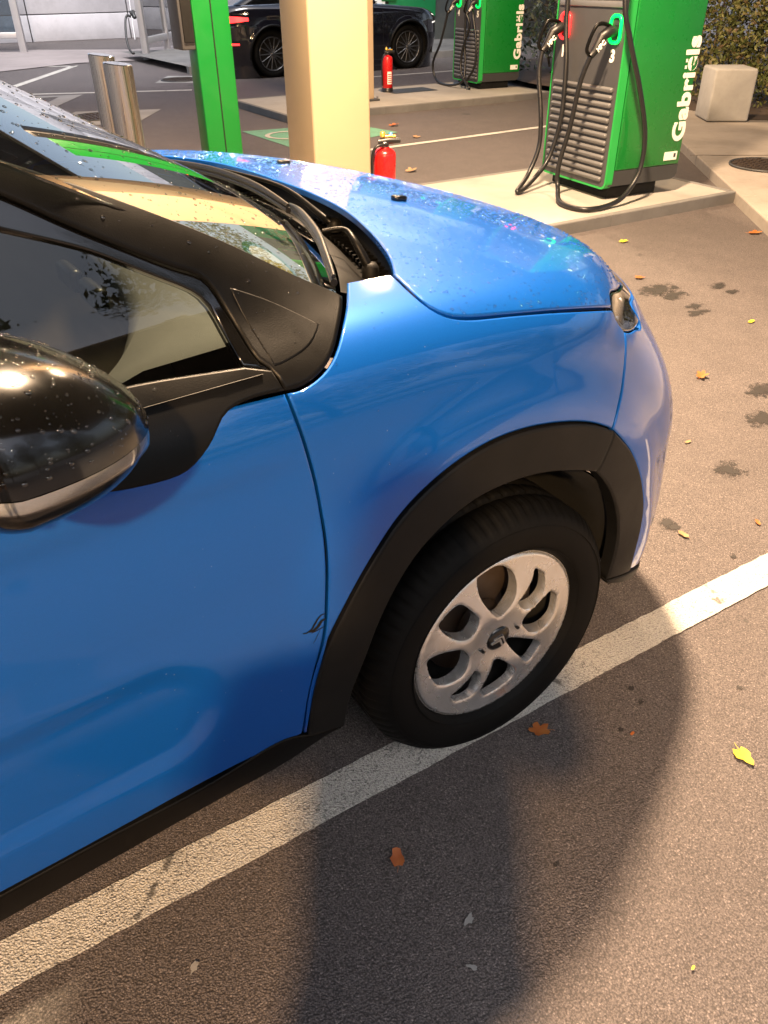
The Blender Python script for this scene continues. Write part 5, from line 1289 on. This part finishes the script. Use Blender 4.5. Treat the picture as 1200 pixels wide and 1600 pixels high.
def sv(x,z,sy=-1,e=.003):
    lo,hi=0.,1.3
    for _ in range(26):
        mm=(lo+hi)/2; lo,hi=(mm,hi) if f_suv(np.array([[x,sy*mm,z]]))[0]<0 else (lo,mm)
    return Vector((x,sy*(lo+e),z))
def lampstrip(x0,x1,z0,z1,mat,nm,sy,e=.006,n=14,slant=0.):
    V=[]
    for i in range(n+1):
        x=x0+(x1-x0)*i/n; t_=i/n
        V+= [sv(x,z0+slant*t_,sy,e),sv(x,z1-(.3*(z1-z0))*t_,sy,e)]
    MB().add(V,[(2*i,2*i+2,2*i+3,2*i+1) if sy<0 else (2*i+1,2*i+3,2*i+2,2*i) for i in range(n)],True).build(nm,A_[mat],suv)
for sy in (-1,1):
    lampstrip(-2.40,-1.86,.83,.97,'suvred','tail_light',sy,slant=.05); lampstrip(-2.41,-2.30,.86,.94,'amber','turn_signal',sy,.010); lampstrip(-2.40,-1.84,.975,.995,'chrome','tail_light_trim',sy)
    lampstrip(-2.38,-2.05,.52,.56,'suvred','reflector',sy,.004)
    lampstrip(2.02,2.24,.74,.90,'headl','headlight',sy,slant=.03)
    m=MB(); m.tube([(-2.25,sy*.55,.33),(-2.40,sy*.56,.33)],.05,16); m.lathe([(.075,.0),(.08,.02),(.062,.025),(.055,-.02)],(-2.40,sy*.64,.34),(-1,sy*.35,0),24); m.build('exhaust_tip',A_['chrome'],suv)
    MB().tube([sv(-1.95,1.09,sy,.02),sv(-1.2,1.105,sy,.02),sv(0,1.095,sy,.015),sv(.9,1.07,sy,.02)],.012,6).build('window_chrome',A_['chrome'],suv)
    MB().box(sv(.75,1.14,sy,.16),(.14,.20,.13),None,.04,3).build('side_mirror',A_['suv'],suv)
    for x in (-.35,.85): MB().tube([sv(x,z,sy,.0008) for z in np.linspace(.42,1.02,14)],.003,4).build('door_gap',A_['void'],suv)
    for x in (-.15,-1.0): MB().tube(cat_rom([sv(x,.90,sy,.0),sv(x-.03,.90,sy,.03),sv(x-.2,.90,sy,.03),sv(x-.23,.90,sy,.0)],5),.012,6).build('door_handle',A_['suv'],suv)
# ---- fallen leaves and flecks
def leaf(px_,size,mat,rot,label,z=.006,curl=.35,lobes=5,seed=0,cat='leaf'):
    rg=random.Random(seed*7+3); c=gp(*px_,z); t=Matrix.Rotation(rot,3,'Z'); n=lobes*4; V=[(0,0,.12*curl)]
    for i in range(n):
        a=2*math.pi*i/n; r=(.62+.38*abs(math.cos(a*lobes/2)) ** .8)*(1 if lobes>2 else 1)*(.85+.3*rg.random())
        if lobes<=2: r=.55+.45*abs(math.cos(a))**1.5
        x,y=math.cos(a)*r,math.sin(a)*r*.78; V.append((x,y,curl*(abs(y)**1.4*.7+max(0,x)**2*.5+.15*rg.random())))
    m=MB(); F=[(0,1+i,1+(i+1)%n) for i in range(n)]
    V=[t@(Vector(v)*size) for v in V]; m.add(V,F,True)
    st=[t@(Vector(p)*size) for p in ((-.55,0,.06),(-.95,.05,.04),(-1.35,.16,.03))]; m.tube(st,[.03*size,.022*size,.018*size],5)
    o=m.build('fallen_leaf',A_[mat]); o.location=(c[0],c[1],z); tag(o,label,cat,group='fallen leaves'); return o
leaf((843,1141),.026,'leafo',R(150),'orange lobed leaf lying beside the front wheel',seed=1)
leaf((621,1343),.020,'leafb',R(60),'reddish brown curled leaf in the dark shadow at bottom centre',curl=.8,lobes=3,seed=2)
leaf((1163,1181),.027,'leafy',R(255),'bright yellow leaf on the lit asphalt at right',curl=.15,lobes=3,seed=3)
leaf((999,434),.032,'leafo',R(170),'orange leaf just right of the headlight',seed=4)
leaf((1096,588),.033,'leafo',R(20),'curled orange leaf on open asphalt right of the bumper',curl=.8,seed=5)
leaf((974,377),.034,'leafy',R(10),'yellow leaf below the near island kerb',seed=6)
leaf((1179,364),.045,'leafo',R(-30),'orange leaf near the right edge below pavement kerb',seed=7)
leaf((1068,835),.020,'leaft',R(90),'small tan leaf scrap beside the front bumper',curl=.3,lobes=2,seed=8)
leaf((1075,690),.015,'leaft',R(0),'tiny tan leaf scrap right of the bumper corner',curl=.2,lobes=2,seed=9)
leaf((1184,816),.014,'leafo',R(60),'tiny orange leaf scrap above the white line at right edge',lobes=2,seed=10)
leaf((1148,313),.055,'leafo',R(40),'orange leaf at the corner where island meets pavement kerb',seed=11)
leaf((656,161),.11,'leafy',R(20),'yellow leaf clump at the foot of the far island',curl=.6,seed=12)
leaf((643,267),.062,'leaft',R(15),'tan leaf on asphalt right of the near extinguisher',curl=.5,seed=13)
leaf((795,281),.055,'leafo',R(-20),'orange leaf on asphalt left of the near island',curl=.5,seed=14)
leaf((650,214),.055,'leaft',R(70),'pale leaf scrap just beyond the white line',curl=.3,lobes=3,seed=15)
leaf((616,196),.06,'leafb',R(0),'brown leaf on asphalt before the far island',curl=.5,seed=16)
leaf((1018,337),.030,'leaft',R(0),'small tan leaf against the near island kerb',curl=.4,seed=17)
leaf((988,1146),.007,'leafo',R(10),'tiny orange fragment in the shadow right of the wheel',lobes=2,seed=18)
leaf((1083,1512),.005,'leafy',R(10),'tiny yellow fragment on lit asphalt at bottom right',lobes=2,seed=19)
leaf((1174,502),.024,'leafy',R(5),'pale yellow leaf fragment near right edge, upper asphalt',lobes=2,curl=.2,seed=20)
def fleck(px_,s,rot,label,seed):
    rg=random.Random(seed); c=gp(*px_,.005); n=14; V=[]
    for i in range(n):
        a=2*math.pi*i/n; r=s*(.5+.6*rg.random()); p=Matrix.Rotation(rot,3,'Z')@Vector((math.cos(a)*r*1.6,math.sin(a)*r*.8,0)); V.append((c[0]+p.x,c[1]+p.y,.0055))
    tag(MB().add(V,[tuple(range(n))]).build('pale_fleck',A_['patch']),label,'fleck',group='pale flecks on the asphalt')
fleck((733,1437),.010,.3,'pale fleck in the shadow at bottom centre, larger one',1); fleck((738,1511),.007,2.2,'small pale fleck just above the bottom edge',2); fleck((303,1511),.009,.7,'pale fleck on asphalt below the white line at lower left',3)
# ---- the person taking the picture (only their shadow and reflection reach the frame)
def skin(name,chains,mat,parent,sub=2):
    V=[];E=[];Rd=[];idx={}
    for ch in chains:
        prev=None
        for x,y,z,r in ch:
            k=(round(x,4),round(y,4),round(z,4))
            if k not in idx: idx[k]=len(V); V.append((x,y,z)); Rd.append(r)
            i=idx[k]
            if prev is not None and prev!=i: E.append((prev,i))
            prev=i
    me=bpy.data.meshes.new(name); me.from_pydata(V,E,[]); o=bpy.data.objects.new(name+'_tmp',me); COL.objects.link(o)
    sk=o.modifiers.new('s','SKIN'); 
    for i,v in enumerate(me.skin_vertices[0].data): rr=Rd[i]; v.radius=rr if isinstance(rr,tuple) else (rr,rr); v.use_root=(i==0)
    sb=o.modifiers.new('b','SUBSURF'); sb.levels=sub; sb.render_levels=sub
    bpy.context.view_layer.update(); m2=bpy.data.meshes.new_from_object(o.evaluated_get(bpy.context.evaluated_depsgraph_get())); bpy.data.objects.remove(o)
    m2.polygons.foreach_set('use_smooth',[True]*len(m2.polygons)); m2.materials.clear(); return link(name,m2,A_[mat],parent)
ph=empty('person',(-1.13,-1.17,0),-CAM['yaw']); tag(ph,'person in dark jacket and trousers holding a phone, casting the long shadow','person')
# local: faces +y, x to the right
hx,hy,hz=.035,.32,1.405
def arm(s): return [(0,0,1.32,.10),(s*.17,0,1.40,.062),(s*.24,.06,1.16,.050),(s*.12+hx*.5,hy-.10,1.30,.036),(s*.055+hx,hy-.03,1.37,.028)]
def leg(s): return [(0,0,.98,.14),(s*.095,0,.90,.095),(s*.11,.02,.50,.065),(s*.115,-.01,.12,.042)]
body=skin('body',[[(0,0,.98,.13),(0,0,1.15,.13),(0,0,1.32,.10),(0,.01,1.46,.055),(0,.03,1.55,.075),(0,.04,1.62,.088),(0,.035,1.70,.062)],arm(1),arm(-1),leg(1),leg(-1)],'skin',ph)
skin('jacket',[[(0,0,.90,(.185,.14)),(0,0,1.05,(.185,.14)),(0,0,1.25,(.20,.14)),(0,0,1.38,(.15,.11)),(0,.005,1.46,.075)]]+[[(0,0,1.38,(.15,.11)),(s*.19,0,1.40,.080),(s*.255,.06,1.15,.066),(s*.13+hx*.5,hy-.11,1.295,.050)] for s in (1,-1)],'cloth',ph)
skin('trousers',[[(0,0,1.0,(.16,.125)),(0,0,.90,(.165,.13))]]+[[(0,0,.90,(.165,.13)),(s*.10,0,.80,.105),(s*.115,.02,.48,.08),(s*.118,-.01,.08,.068)] for s in (1,-1)],'jeans',ph)
for s in (1,-1): skin('shoe',[[(s*.118,-.05,.05,.045),(s*.118,.04,.045,.048),(s*.125,.16,.035,.036)]],'darkgrey',ph)
skin('hair',[[(0,-.02,1.60,.085),(0,.015,1.70,.092),(0,.06,1.735,.055)]],'bark',ph)
for s in (1,-1):
    base=Vector((s*.055+hx,hy-.03,1.37)); ch=[[(base.x,base.y,base.z,.022),(base.x-s*.005,base.y+.03,base.z+.03,.024)]]
    for k in range(4):
        y0=base.y+.028; z0=base.z+.015+.018*k; ch.append([(base.x-s*.005,base.y+.03,base.z+.03,.024),(base.x+s*.010,y0+.012,z0,.009),(base.x+s*.006,y0+.026-.002*k,z0+.004,.008),(base.x-s*.012,y0+.030-.002*k,z0+.006,.007)])
    ch.append([(base.x-s*.005,base.y+.03,base.z+.03,.024),(base.x-s*.018,base.y+.018,base.z+.055,.010),(base.x-s*.028,base.y+.016,base.z+.075,.008)]); skin('dark_hand',ch,'cloth',ph,1)  # hands in jacket cloth, darkened to dim their reflection in the side window
pM=Matrix((CR,CU,-CF)).transposed().to_4x4(); pM.translation=Vector(CL)-Vector(CF)*.012-Vector(CU)*.045+Vector(CR)*.0
pn=tag(MB().box((0,0,.004),(.074,.152,.008),None,.003).build('phone',A_['gloss']),'dark phone held up by the person taking the picture','phone'); pn.matrix_world=pM
